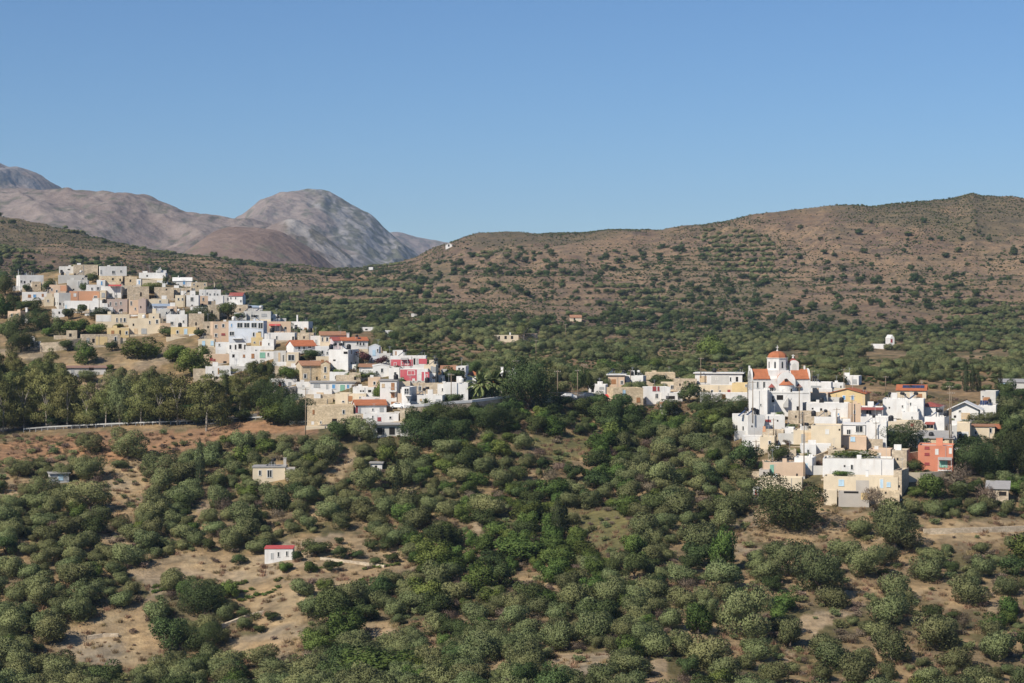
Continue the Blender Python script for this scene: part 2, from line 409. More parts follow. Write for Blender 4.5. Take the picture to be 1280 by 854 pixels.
# ---------------------------------------------------------------- far mountains
def mountain(name, ridge, d, front, back, base, seed, rough, mat, colfn, px_step=3.0, nv=150):
    rx = np.array([r[0] for r in ridge], float); ry = np.array([r[1] for r in ridge], float)
    pxs = np.arange(rx[0], rx[-1]+.1, px_step); rowr = pchip(rx, ry, pxs)
    v = np.concatenate([-np.linspace(1, 0, nv)**1.4, np.linspace(0, 1, 25)[1:]])
    X0 = (pxs-CXP)/F*d; Z0 = (HOR-rowr)/F*d
    X = np.repeat(X0[:, None], len(v), 1); Y = d+np.where(v < 0, v*front, v*back)[None, :]+np.zeros_like(X)
    t = np.abs(v)[None, :]
    prof = 1-(.75*t**1.25+.25*t**2)
    Z = base+(Z0[:, None]-base)*prof
    k = sstep(0, .12, t)*(.35+.65*(1-t))
    warp = fbm(X/400, Y/400, seed+3)*1.4
    g = 1-np.abs(fbm(X/260+warp, Y/900, seed, 5)*2-1)
    Z = Z+k*((g-.75)*rough*1.6+(fbm(X/90, Y/90, seed+8, 4)-.5)*rough*.5)+(fbm(X/30, Y/30, seed+9, 3)-.5)*rough*.22
    n, mm = X.shape
    ii, jj = np.meshgrid(np.arange(n-1), np.arange(mm-1), indexing='ij')
    q = np.stack([ii*mm+jj, (ii+1)*mm+jj, (ii+1)*mm+jj+1, ii*mm+jj+1], -1).reshape(-1, 4)
    me = mesh_np(name, np.stack([X, Y, Z], -1).reshape(-1, 3), q, [mat], True)
    cpx, cpy = to_px(X, Y, Z)
    cc = colfn(X, Y, Z, cpx, cpy)
    a = me.attributes.new('soil_colour', 'FLOAT_COLOR', 'POINT')
    a.data.foreach_set('color', np.concatenate([cc.reshape(-1,3), np.ones((n*mm,1))], 1).astype(np.float32).ravel())
    return tag(link(name, me), kind='structure')
mm_, nt, b = new_mat('mountain_rock')
at = N(nt, 'ShaderNodeAttribute'); at.attribute_name = 'soil_colour'
f1 = noise_fac(nt, .05, .3, .7, 9)
c = mix_rgb(nt, f1, (.84,.84,.84), (1.10,1.09,1.08)); c = mix_rgb(nt, 1.0, at.outputs['Color'], c, 'MULTIPLY')
nt.links.new(c, b.inputs['Base Color']); b.inputs['Roughness'].default_value = 1; b.inputs['Specular IOR Level'].default_value = .05
bp = N(nt, 'ShaderNodeBump'); bp.inputs['Strength'].default_value = .5; bp.inputs['Distance'].default_value = 6.0
nt.links.new(f1, bp.inputs['Height']); nt.links.new(bp.outputs[0], b.inputs['Normal'])
def heath(X, Y, Z, px, py, s=100):
    c = np.zeros(X.shape+(3,)); c[:] = (.192,.152,.132)
    c = blend(c, (.218,.178,.157), sstep(.45,.65,fbm(X/120, Y/200, s, 4)))
    c = blend(c, (.11,.108,.08), sstep(.60,.68,fbm(X/16, Y/25, s+5, 4))*.8)
    return blend(c, (.27,.225,.195), sstep(.55,.70,fbm(X/18, Y/30, s+7, 4))*.5)
def rocky(X, Y, Z, px, py, s=200):
    c = heath(X, Y, Z, px, py, s)
    r = sstep(.44,.56,fbm(X/14, Y/26, s+9, 4))
    w = sstep(392,425, px+(fbm(X/120, Y/200, s+11, 4)-.5)*110-(py-240)*.15)
    c = blend(c, (.255,.245,.238), r*w*.9)
    return blend(c, (.105,.11,.08), (1-r)*w*.85)
def rocky2(X, Y, Z, px, py):
    c = heath(X, Y, Z, px, py, 300)
    r = sstep(.44,.52,fbm(X/16, Y/30, 309, 5))
    lane = np.exp(-((py-(278+(px-365)*.70))/16.0)**2)*sstep(340,365,px)
    c = blend(c, (.31,.29,.27), r*lane*.9); return blend(c, (.12,.12,.085), (1-r)*lane*.7)
def greyp(X, Y, Z, px, py): 
    c = heath(X, Y, Z, px, py, 400); return blend(c, (.23,.21,.20), sstep(.5,.62,fbm(X/60, Y/90, 411, 5))*.8)
def smallhill(X, Y, Z, px, py):
    c = np.zeros(X.shape+(3,)); c[:] = (.190,.140,.114)
    c = blend(c, (.165,.12,.098), sstep(.45,.6,fbm(X/50, Y/60, 501, 4)))
    return blend(c, (.13,.13,.085), sstep(.60,.68,fbm(X/14, Y/20, 505, 4))*.7*sstep(300,318,py))
mountain('mountain', [(-200,190),(-120,178),(-60,190),(0,204),(15,211),(25,209),(38,214),(60,226),(78,242),(110,262),(160,290)], 5200, 1700, 1500, -98, 61, 60, mm_, greyp)
mountain('mountain', [(-320,262),(-200,250),(-60,240),(0,236),(40,237),(80,241),(110,239),(135,242),(160,243),(178,244),(200,251),(225,262),(250,270),(290,274),(330,278),(380,300),(430,335),(470,360)], 3200, 1150, 900, -98, 63, 30, mm_, heath)
mountain('mountain', [(220,330),(260,300),(290,283),(305,272),(320,261),(340,249),(355,242),(375,238),(395,236),(410,238),(425,246),(440,256),(455,264),(470,273),(480,284),(495,298),(512,310),(530,325),(560,345),(600,370)], 4600, 1300, 1300, -98, 64, 36, mm_, rocky, 2.0, 190)
mountain('mountain', [(440,330),(470,300),(495,290),(520,296),(545,301),(570,306),(620,310),(700,330)], 7000, 1500, 1500, -98, 66, 30, mm_, heath)
mountain('hill', [(300,330),(330,290),(350,279),(368,274),(385,282),(405,295),(425,310),(445,325),(470,345),(500,365)], 2900, 450, 500, -30, 68, 16, mm_, rocky2, 2.0)
mountain('hill', [(200,345),(230,318),(250,302),(270,289),(290,284),(320,285),(345,288),(370,300),(395,315),(420,335),(450,352)], 2300, 380, 400, -10, 70, 7, mm_, smallhill, 2.5)
# ---------------------------------------------------------------- foliage
def leaf_mat(name, dark, light, tint=None, trans=.25, tint_amt=.0, ns=.18):
    m, nt, b = new_mat(name)
    geo = N(nt, 'ShaderNodeNewGeometry'); oi = N(nt, 'ShaderNodeObjectInfo')
    c = mix_rgb(nt, geo.outputs['Random Per Island'], dark, light)
    r = N(nt, 'ShaderNodeMapRange'); nt.links.new(oi.outputs['Random'], r.inputs[0]); r.inputs[3].default_value = .62; r.inputs[4].default_value = 1.22
    hs = N(nt, 'ShaderNodeHueSaturation'); nt.links.new(c, hs.inputs['Color']); nt.links.new(r.outputs[0], hs.inputs['Value'])
    # every tree a little more yellow or more blue than its neighbour
    r2 = N(nt, 'ShaderNodeMath', operation='FRACT'); r3 = N(nt, 'ShaderNodeMath', operation='MULTIPLY'); nt.links.new(oi.outputs['Random'], r3.inputs[0]); r3.inputs[1].default_value = 17.3
    nt.links.new(r3.outputs[0], r2.inputs[0])
    r4 = N(nt, 'ShaderNodeMapRange'); nt.links.new(r2.outputs[0], r4.inputs[0]); r4.inputs[3].default_value = .468; r4.inputs[4].default_value = .522
    nt.links.new(r4.outputs[0], hs.inputs['Hue'])
    c = hs.outputs['Color']
    if tint:
        f = noise_fac(nt, ns, .5, .66, 3, coord='Object')
        fm = N(nt, 'ShaderNodeMath', operation='MULTIPLY'); nt.links.new(f, fm.inputs[0]); fm.inputs[1].default_value = tint_amt
        c = mix_rgb(nt, fm.outputs[0], c, tint)
    nt.links.new(c, b.inputs['Base Color']); b.inputs['Roughness'].default_value = .62; b.inputs['Specular IOR Level'].default_value = .06
    tr = N(nt, 'ShaderNodeBsdfTranslucent'); nt.links.new(c, tr.inputs['Color'])
    mx = N(nt, 'ShaderNodeMixShader'); mx.inputs[0].default_value = trans
    nt.links.new(b.outputs[0], mx.inputs[1]); nt.links.new(tr.outputs[0], mx.inputs[2])
    nt.links.new(mx.outputs[0], nt.nodes['Material Output'].inputs['Surface'])
    return m
L_OLIVE = leaf_mat('olive_leaves', (.172,.200,.086), (.252,.284,.130), (.24,.205,.120), .36, .42, 1.1)
L_DARK  = leaf_mat('evergreen_leaves', (.055,.085,.032), (.135,.178,.068), None, .3)
L_DEEP  = leaf_mat('deep_green_leaves', (.046,.068,.028), (.108,.142,.056), None, .28)
L_GREEN = leaf_mat('fresh_leaves', (.085,.135,.034), (.190,.255,.074), None, .35)
L_PINE  = leaf_mat('pine_needles', (.105,.120,.042), (.215,.225,.085), None, .25)
L_CYP   = leaf_mat('cypress_leaves', (.030,.044,.022), (.078,.095,.046), None, .2)
L_DRY   = leaf_mat('dry_twigs', (.12,.092,.065), (.25,.195,.145), None, .1)
L_PALM  = leaf_mat('palm_fronds', (.10,.125,.045), (.24,.26,.11), None, .3)
L_PLUM  = leaf_mat('purple_leaves', (.060,.025,.028), (.150,.070,.070), None, .2)
L_TUFT  = leaf_mat('dry_grass', (.200,.140,.080), (.420,.310,.180), None, .3)
BARK = plain('bark', (.13,.105,.08), .95)
BARKP = plain('pale_bark', (.34,.30,.25), .9)
FRUIT = plain('date_clusters', (.50,.20,.03), .8)

def leaf_cloud(lobes, n, size, aspect, out_bias, up_bias, rng, shell=.55, flat=0.0):
    """quads spread through ellipsoid lobes (c, r): mostly near each lobe's skin, pointing outward"""
    vol = np.array([l[1][0]*l[1][1]*l[1][2] for l in lobes])**.67
    cnt = np.maximum(8, (n*vol/vol.sum()).astype(int))
    P = []; D = []
    for (c, r), k in zip(lobes, cnt):
        d = rng.normal(size=(k,3)); d /= np.linalg.norm(d, axis=1)[:, None]
        rad = np.where(rng.random(k) < .8, shell+(1.05-shell)*rng.random(k)**.6, rng.random(k)**.5)
        P.append(np.array(c)+d*rad[:, None]*np.array(r)); D.append(d)
    P = np.concatenate(P); D = np.concatenate(D)
    a = D*out_bias+rng.normal(size=D.shape)*.55; a[:, 2] += up_bias
    a /= np.linalg.norm(a, axis=1)[:, None]
    s = np.cross(a, rng.normal(size=a.shape)); s /= np.linalg.norm(s, axis=1)[:, None]
    ln = size*(.65+.7*rng.random(len(P)))[:, None]
    w = s*ln*aspect*.5; l = a*ln
    V = np.stack([P-l*.5-w*.5, P-l*.1+w, P+l*.5+w*.3, P-l*.05-w], 1)
    V[..., 2] = np.maximum(V[..., 2], .02)
    g = P-np.array([0,0,.45]); g /= np.maximum(.05, np.linalg.norm(g, axis=1))[:, None]
    nrm = D*.55+g*.55+rng.normal(size=D.shape)*.18; nrm[:, 2] += .12
    nrm /= np.linalg.norm(nrm, axis=1)[:, None]
    fn = np.cross(V[:,1]-V[:,0], V[:,2]-V[:,0])
    fl = (fn*nrm).sum(1) < 0
    V[fl] = V[fl][:, ::-1]
    CLOUD_N[0] = np.repeat(nrm, 4, axis=0)
    return V.reshape(-1, 3)
CLOUD_N = [None]
def cloud_mesh(name, V, mat, nrm=None):
    me = mesh_np(name, V, np.arange(len(V)).reshape(-1, 4), [mat], nrm is not None)
    if nrm is not None: me.normals_split_custom_set_from_vertices(nrm.tolist())
    return me
def lobes_round(rng, k, zc=.58, spread=.26, r=.26, flatz=.85, zspread=.2):
    L = [((0,0,zc), (r*1.25, r*1.25, r*1.1*flatz))]
    for i in range(k):
        t = 2*math.pi*(i+rng.random()*.7)/k; q = spread*(.6+.5*rng.random())
        rr = r*(.6+.5*rng.random())
        L.append(((q*math.cos(t), q*math.sin(t), zc+zspread*(rng.random()*2-1)), (rr, rr, rr*flatz*(.9+.4*rng.random()))))
    return L
def norm_unit(V):
    V = V.copy(); V[:, 0] /= (np.percentile(V[:,0],99.3)-np.percentile(V[:,0],.7)); V[:, 1] /= (np.percentile(V[:,1],99.3)-np.percentile(V[:,1],.7))
    V[:, 2] /= np.percentile(V[:,2],99.7); return V
def trunk_mesh(name, rng, h=.35, r=.045, limbs=5, reach=.28, top=.62, mat=None):
    m = MB()
    lean = (rng.random()-.5)*.06
    m.tube([(0,0,-.12),(lean*.4,0,h*.5),(lean,lean*.5,h)], [r*1.5, r, r*.85], 7)
    for i in range(limbs):
        t = 2*math.pi*(i+rng.random()*.5)/limbs
        e = (reach*math.cos(t), reach*math.sin(t), top+.12*rng.random())
        m.tube([(lean,lean*.5,h*.9),(e[0]*.5+lean*.5, e[1]*.5, (h+e[2])*.5),e], [r*.6, r*.4, r*.14], 5)
    return m.mesh(name, mat or BARK, True)
KIND = {}
def kind(key, n, fn, mat, trunkfn, seed):
    vs = []
    for i in range(n):
        rng = np.random.default_rng(seed+i)
        V = norm_unit(fn(rng)); vs.append((cloud_mesh(key+'_crown', V, mat, CLOUD_N[0]), trunkfn(rng)))
    KIND[key] = vs
kind('olive', 9, lambda r: leaf_cloud(lobes_round(r, 11, .46, .25, .24, 1.0, .24), 5200, .047, .55, .9, .7, r, .72), L_OLIVE,
     lambda r: trunk_mesh('trunk', r, .22, .05, 5, .25, .5), 100)
kind('dark', 5, lambda r: leaf_cloud(lobes_round(r, 12, .50, .28, .21, .95, .26), 4600, .042, .65, .8, .25, r, .68), L_DARK,
     lambda r: trunk_mesh('trunk', r, .2, .04, 5, .25, .5), 200)
kind('green', 5, lambda r: leaf_cloud(lobes_round(r, 11, .46, .28, .22, .95, .26), 3600, .05, .65, .8, .2, r), L_GREEN,
     lambda r: trunk_mesh('trunk', r, .18, .035, 5, .25, .45), 300)
kind('bush', 2, lambda r: leaf_cloud(lobes_round(r, 18, .43, .30, .21, .95, .26), 16000, .019, .8, .8, .3, r, .76), L_DEEP,
     lambda r: trunk_mesh('trunk', r, .15, .03, 6, .3, .4), 350)
kind('bigolive', 3, lambda r: leaf_cloud(lobes_round(r, 16, .44, .29, .2, 1.0, .26), 9000, .031, .6, .9, .6, r, .72), L_OLIVE,
     lambda r: trunk_mesh('trunk', r, .2, .04, 6, .28, .45), 370)
def pine_lobes(r):
    L = []
    for i in range(22):
        z = .14+.78*r.random(); q = .36*(1-.65*(z-.25)/.75)*(.4+.7*r.random()); t = 6.283*r.random()
        rr = .15*(1.15-.45*z)
        L.append(((q*math.cos(t), q*math.sin(t), z), (rr*1.25, rr*1.25, rr*.62)))
    return L
kind('pine', 5, lambda r: leaf_cloud(pine_lobes(r), 5000, .034, .5, .6, .7, r, .35), L_PINE,
     lambda r: trunk_mesh('trunk', r, .42, .020, 5, .2, .7, BARKP), 400)
def cyp_lobes(r):
    return [((.04*(r.random()-.5), .04*(r.random()-.5), z), (.36*w, .36*w, .09)) for z, w in
            [(.10,.8),(.18,1.15),(.27,1.3),(.36,1.3),(.45,1.25),(.54,1.15),(.63,1.0),(.72,.85),(.8,.66),(.87,.48),(.94,.26)]]
kind('cypress', 3, lambda r: leaf_cloud(cyp_lobes(r), 1900, .05, .7, .35, 1.5, r, .6), L_CYP,
     lambda r: trunk_mesh('trunk', r, .12, .06, 3, .1, .3), 500)
kind('dry', 3, lambda r: leaf_cloud(lobes_round(r, 8, .5, .28, .23, .95, .22), 1300, .10, .14, .9, .7, r, .3), L_DRY,
     lambda r: trunk_mesh('trunk', r, .15, .03, 7, .3, .55), 600)
kind('plum', 2, lambda r: leaf_cloud(lobes_round(r, 7, .58, .25, .22, 1.0, .2), 1300, .075, .6, .8, .2, r), L_PLUM,
     lambda r: trunk_mesh('trunk', r, .3, .035, 5, .22, .5), 700)
def tier_lobes(r):
    L = []
    for i in range(8):
        z = .16+.1*i; w = .5*(1-.78*(i/8.0))
        for k in range(6):
            t = 6.283*(k+r.random()*.4)/6
            L.append(((w*.62*math.cos(t), w*.62*math.sin(t), z+.02*r.random()), (w*.42, w*.42, .028)))
    L.append(((0,0,.96), (.03,.03,.05)))
    return L
kind('tiered', 1, lambda r: leaf_cloud(tier_lobes(r), 2200, .045, .5, .7, .5, r, .3), L_PINE,
     lambda r: trunk_mesh('trunk', r, .85, .022, 3, .03, .95), 800)
def palm_crown(r):
    V = []
    for i in range(80):
        t = 6.283*r.random(); el = r.random()*2.0-.55       # radians of launch
        ln = .50*(.8+.3*r.random())
        p = np.array([0,0,.62]); d = np.array([math.cos(t)*math.cos(el), math.sin(t)*math.cos(el), math.sin(el)])
        side = np.array([-math.sin(t), math.cos(t), 0])
        st = 9
        for k in range(st):
            q = p+d*ln/st; w = .040*math.sin(math.pi*(k+.7)/(st+.7))+.006
            nr = np.cross(side, d); dr = -nr*.4 if nr[2] > 0 else nr*.4
            for s in (-1, 1):
                V += [p, q, q+(side*s+dr)*w+d*.03, p+(side*s+dr)*w+d*.03]
            p = q; d = d+np.array([0,0,-.17]); d /= np.linalg.norm(d)
    V = np.array(V); return V
rngp = np.random.default_rng(5)
_pv = palm_crown(rngp); _pv[:,2] -= min(0, _pv[:,2].min()); _pv = norm_unit(_pv)
PALM_CROWN = cloud_mesh('palm_crown', _pv, L_PALM)
_m = MB(); _m.tube([(0,0,-.1),(0,0,.2),(.005,0,.45),(0,0,.66)], [.06,.05,.05,.065], 9); PALM_TRUNK = _m.mesh('trunk', BARK, True)
_m = MB()
for k in range(9):
    t = k*.7; _m.tube([(0,0,.66),(.09*math.cos(t),.09*math.sin(t),.62),(.15*math.cos(t),.15*math.sin(t),.52)], [.012,.022,.03], 5)
PALM_FRUIT = _m.mesh('date_cluster', FRUIT)
# simple low shrubs without a trunk, used for scrub
_r = np.random.default_rng(77)
def shrub_v(r, n=420, size=.14, asp=.5): return norm_unit(leaf_cloud(lobes_round(r, 6, .42, .27, .25, .9, .15), n, size, asp, .8, .4, r, .5))

TREES_USED = []
def tree(name, key, p, w, h, label, cat, group, var=None, rot=None):
    """a tree thing: an Empty at its foot parents trunk and crown"""
    e = bpy.data.objects.new(name, None); COL.objects.link(e)
    e.empty_display_size = .5
    e.location = p; e.rotation_euler = (0, 0, random.random()*6.283 if rot is None else rot); st = random.uniform(.84, 1.19); e.scale = (w*st, w/st, h)
    vs = KIND[key]; cm, tmh = vs[random.randrange(len(vs)) if var is None else var % len(vs)]
    link('crown', cm, e); link('trunk', tmh, e)
    tag(e, label, cat, group)
    TREES_USED.append((p[0], p[1], w*.5))
    return e
# ---------------------------------------------------------------- building materials
WALL = dict(
 W=plaster('white_plaster', (.68,.67,.645), amount=.75), C=plaster('cream_plaster', (.62,.53,.39)), Y=plaster('yellow_plaster', (.62,.48,.255)),
 P=plaster('peach_plaster', (.59,.44,.315)), S=stone('tan_stone', (.53,.445,.33), (.31,.24,.17)), O=stone('ochre_stone', (.60,.49,.335), (.38,.29,.19), 2.8),
 G=plaster('grey_concrete', (.42,.39,.35)), M=plaster('mauve_plaster', (.40,.32,.28)), T=plaster('terracotta_plaster', (.56,.30,.18)),
 K=plaster('pink_plaster', (.50,.105,.125), amount=.45), R=plaster('red_orange_plaster', (.54,.205,.125), amount=.5), B=plaster('bluish_white_plaster', (.56,.60,.655)),
 L=plaster('light_grey_plaster', (.51,.50,.47)), Q=plaster('lilac_plaster', (.55,.48,.50)))
def tile_mat(name, col):
    m, nt, b = new_mat(name)
    tc = N(nt, 'ShaderNodeTexCoord')
    w = N(nt, 'ShaderNodeTexWave'); w.wave_type = 'BANDS'; w.bands_direction = 'X'; w.inputs['Scale'].default_value = 1.6; w.inputs['Distortion'].default_value = .4
    nt.links.new(tc.outputs['Object'], w.inputs['Vector'])
    f = noise_fac(nt, 1.1, .35, .68, 5)
    c = mix_rgb(nt, f, col, tuple(x*.62 for x in col)); c = mix_rgb(nt, w.outputs['Fac'], tuple(x*.8 for x in col), c)
    nt.links.new(c, b.inputs['Base Color']); b.inputs['Roughness'].default_value = .85
    bp = N(nt, 'ShaderNodeBump'); bp.inputs['Strength'].default_value = .8; bp.inputs['Distance'].default_value = .06
    nt.links.new(w.outputs['Fac'], bp.inputs['Height']); nt.links.new(bp.outputs[0], b.inputs['Normal'])
    return m
TILE = tile_mat('clay_tiles', (.50,.165,.075)); TILED = tile_mat('dark_red_tiles', (.36,.10,.08)); TILEO = tile_mat('old_tiles', (.42,.22,.13)); TILEC = tile_mat('orange_tiles', (.47,.17,.08))
ROOFM = dict(t=TILE, d=TILED, o=TILEO, c=TILEC, w=WALL['W'], g=plain('grey_roof_sheet', (.30,.29,.28)), b=plain('blue_grey_sheet', (.28,.34,.42)), r=plain('red_roof_sheet', (.42,.075,.07)), s=plain('rusty_sheet', (.26,.16,.12)))
CONC = plaster('flat_roof_screed', (.52,.49,.44))
GLASS, _nt, _b = new_mat('window_glass'); _b.inputs['Base Color'].default_value = (.02,.025,.03,1); _b.inputs['Roughness'].default_value = .12; _b.inputs['Specular IOR Level'].default_value = .5
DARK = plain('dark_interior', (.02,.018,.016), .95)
PAINT = dict(w=plain('white_joinery', (.62,.61,.58)), b=plain('blue_paint', (.10,.27,.50)), n=plain('brown_paint', (.34,.17,.08)), r=plain('maroon_paint', (.28,.06,.06)),
             g=plain('grey_paint', (.33,.34,.34)), e=plain('green_paint', (.20,.40,.30)), l=plain('pale_blue_paint', (.40,.55,.66)), y=plain('tan_paint', (.55,.42,.27)))
METAL = plain('galvanised_steel', (.45,.46,.47), .5, .6); BLACK = plain('black_tank', (.02,.02,.022), .5); BLUEPANEL = plain('solar_glass', (.03,.045,.10), .2)
WOOD = plain('pole_wood', (.22,.17,.12), .9)

HOUSES = []; FOOT = []
def win_part(root, x, z, w, h, t, y=0.0):
    """one window or door on the front wall (local front plane y=0): frame proud of the wall, pane set back inside it"""
    e = .07 if w > .6 else .05; x0, x1, z0, z1 = x-w/2, x+w/2, z-h/2, z+h/2
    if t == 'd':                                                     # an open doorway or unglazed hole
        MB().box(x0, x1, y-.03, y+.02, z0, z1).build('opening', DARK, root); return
    isdoor = t.isupper(); k = t.lower()
    fr = MB()
    fr.box(x0-e, x0+e, y-.07, y+.02, z0, z1+e); fr.box(x1-e, x1+e, y-.07, y+.02, z0, z1+e); fr.box(x0+e, x1-e, y-.07, y+.02, z1-e, z1+e)
    if not isdoor: fr.box(x0-e-.05, x1+e+.05, y-.11, y+.02, z0-e*1.6, z0)
    if isdoor:
        f = fr.build('door', PAINT['w'], root)
        MB().box(x0+e, x1-e, y-.045, y+.015, z0, z1-e).build('door_leaf', PAINT[k], f)
    else:
        f = fr.build('window', PAINT['w' if k in 'wb' else k], root)
        if k == 'w':
            MB().box(x0+e, x1-e, y-.02, y+.015, z0, z1-e).build('pane', GLASS, f)
            if w > .8: MB().box(x-.035, x+.035, y-.06, y-.022, z0, z1-e).build('mullion', PAINT['w'], f)
        else:
            for s in (-1, 1):
                MB().box(min(x+s*.012, x+s*(w/2-e)), max(x+s*.012, x+s*(w/2-e)), y-.05, y+.015, z0, z1-e).build('shutter', PAINT[k], f)
def H(name, label, x0, x1, yt, yb, mat, wins=(), roof='flat', rm='t', rh=5, yaw=None, dep=7.0, d=None, below=2.6, cat='house', group=None, ext=(), sidewin=True, dd=0.0, eave=None):
    """a building from its outline in the photo; its distance is that of the ground at its foot"""
    xc = (x0+x1)/2
    g = ray(xc, yb) if d is None else Vector(((xc-CXP)/F*d, d, 0))
    d = g.y+dd; s = d/F
    if yaw is None: yaw = random.uniform(-5, 7)
    a = math.radians(yaw); T = (x1-x0)*s
    W = (T-dep*abs(math.sin(a)))/math.cos(a)
    if W < .45*T:
        dep = .5*T/max(.02, abs(math.sin(a))); W = (T-dep*abs(math.sin(a)))/math.cos(a)
    wp = W*math.cos(a)/s
    xf = x0+wp/2 if a >= 0 else x1-wp/2
    e = bpy.data.objects.new(name, None); COL.objects.link(e)
    zb = (HOR-yb)*s
    e.location = ((xf-CXP)*s, d, zb); e.rotation_euler = (0, 0, math.atan2(CXP-xf, F)-a)
    rhm = rh*s if roof != 'flat' and roof != 'slab' else 0
    Hh = (yb-yt)*s-rhm; w2 = W/2
    m = MB()
    if roof == 'flat':
        t_, p_ = .22, .35
        if min(W, dep) < 1.2: t_ = .1
        o = [(-w2,0),(w2,0),(w2,dep),(-w2,dep)]; i_ = [(-w2+t_,t_),(w2-t_,t_),(w2-t_,dep-t_),(-w2+t_,dep-t_)]
        V = [(x,y,-below) for x,y in o]+[(x,y,Hh+random.uniform(-.03,.03)) for x,y in o]+[(x,y,Hh) for x,y in i_]+[(x,y,Hh-p_) for x,y in i_]
        Fc = [(0,1,5,4),(1,2,6,5),(2,3,7,6),(3,0,4,7)]+[(4+k,4+(k+1)%4,8+(k+1)%4,8+k) for k in range(4)]+[(8+k,8+(k+1)%4,12+(k+1)%4,12+k) for k in range(4)]
        m.poly(V, Fc); m.build('wall', WALL[mat], e)
        MB().box(-w2+t_+.004, w2-t_-.004, t_+.004, dep-t_-.004, Hh-p_-.12, Hh-p_+.02).build('roof', CONC, e)
    elif roof == 'slab':
        m.box(-w2, w2, 0, dep, -below, Hh-.25); m.build('wall', WALL[mat], e)
        ov = .45 if eave is None else eave
        MB().box(-w2-ov, w2+ov, -ov, dep+ov*.5, Hh-.25, Hh).build('roof', WALL['W'] if rm == 't' else ROOFM[rm], e)
    else:
        ov = .35 if eave is None else eave; th = .16
        if roof == 'gy':
            m.poly([(-w2,0,-below),(w2,0,-below),(w2,0,Hh),(0,0,Hh+rhm-.05),(-w2,0,Hh),(-w2,dep,-below),(w2,dep,-below),(w2,dep,Hh),(0,dep,Hh+rhm-.05),(-w2,dep,Hh)],
                   [(0,1,2,3,4),(9,8,7,6,5),(1,6,7,2),(5,0,4,9),(2,7,8,3),(3,8,9,4)])
            dz = rhm*ov/w2
            R = [(-w2-ov,-ov,Hh-dz+.02),(0,-ov,Hh+rhm),(w2+ov,-ov,Hh-dz+.02),(-w2-ov,dep+ov,Hh-dz+.02),(0,dep+ov,Hh+rhm),(w2+ov,dep+ov,Hh-dz+.02)]
            R2 = [(x,y,z+th) for x,y,z in R]
            Fr = [(6,7,10,9),(7,8,11,10),(0,3,4,1),(1,4,5,2),(0,1,7,6),(1,2,8,7),(3,9,10,4),(4,10,11,5),(0,6,9,3),(2,5,11,8)]
        elif roof == 'gx':
            m.poly([(-w2,0,-below),(w2,0,-below),(w2,dep,-below),(-w2,dep,-below),(-w2,0,Hh),(w2,0,Hh),(w2,dep,Hh),(-w2,dep,Hh),(-w2,dep/2,Hh+rhm-.05),(w2,dep/2,Hh+rhm-.05)],
                   [(0,1,5,4),(2,3,7,6),(1,2,6,9,5),(3,0,4,8,7),(4,5,9,8),(7,8,9,6)])
            dz = rhm*ov/(dep/2)
            R = [(-w2-ov*.6,-ov,Hh-dz+.02),(-w2-ov*.6,dep/2,Hh+rhm),(-w2-ov*.6,dep+ov,Hh-dz+.02),(w2+ov*.6,-ov,Hh-dz+.02),(w2+ov*.6,dep/2,Hh+rhm),(w2+ov*.6,dep+ov,Hh-dz+.02)]
            R2 = [(x,y,z+th) for x,y,z in R]
            Fr = [(6,9,10,7),(7,10,11,8),(0,1,4,3),(1,2,5,4),(0,6,7,1),(1,7,8,2),(3,4,10,9),(4,5,11,10),(0,3,9,6),(2,8,11,5)]
        elif roof == 'sh':
            m.poly([(-w2,0,-below),(w2,0,-below),(w2,dep,-below),(-w2,dep,-below),(-w2,0,Hh),(w2,0,Hh),(w2,dep,Hh+rhm),(-w2,dep,Hh+rhm)],
                   [(0,1,5,4),(1,2,6,5),(2,3,7,6),(3,0,4,7),(4,5,6,7)])
            R = [(-w2-ov,-ov,Hh-rhm*ov/dep+.02),(w2+ov,-ov,Hh-rhm*ov/dep+.02),(w2+ov,dep+.1,Hh+rhm+.02),(-w2-ov,dep+.1,Hh+rhm+.02)]
            R2 = [(x,y,z+th*.6) for x,y,z in R]
            Fr = [(4,5,6,7),(0,3,2,1),(0,1,5,4),(1,2,6,5),(2,3,7,6),(3,0,4,7)]
        else:   # hip
            m.box(-w2, w2, 0, dep, -below, Hh)
            hr = max(0, w2-dep/2)
            R = [(-w2-ov,-ov,Hh+.02),(w2+ov,-ov,Hh+.02),(w2+ov,dep+ov,Hh+.02),(-w2-ov,dep+ov,Hh+.02)]
            R2 = [(-hr-.01,dep/2,Hh+rhm),(hr+.01,dep/2,Hh+rhm)]
            Fr = [(0,1,5,4),(1,2,5),(2,3,4,5),(3,0,4),(0,3,2,1)]
        m.build('wall', WALL[mat], e)
        MB().poly(R+R2, Fr).build('roof', ROOFM[rm], e)
    for (cx, cy, ww, hh, t) in wins:
        lx = (cx-xf)*s/math.cos(a); lz = (yb-cy)*s; lw = max(.35, ww*s/math.cos(a)); lh = max(.4, hh*s)
        lx = max(-w2+lw/2+.1, min(w2-lw/2-.1, lx))
        win_part(e, lx, lz, lw, lh, t)
    if group and 'church' not in group and cat == 'house' and len(wins) < 4 and W > 3.6 and Hh > 2.2:
        have = [((cx-xf)*s, (yb-cy)*s) for (cx, cy, *_r) in wins]
        for zz in ([1.5, 4.3] if Hh > 5.4 else [min(1.6, Hh*.55)]):
            for fx in (-.34, 0, .34):
                if random.random() < .5 and all(abs(fx*W-q[0]) > 1.5 or abs(zz-q[1]) > 1.9 for q in have):
                    win_part(e, fx*W, zz, random.uniform(.7, 1.0), random.uniform(.9, 1.2), random.choice('wwwngb'))
    sp = dep*abs(math.sin(a))/s
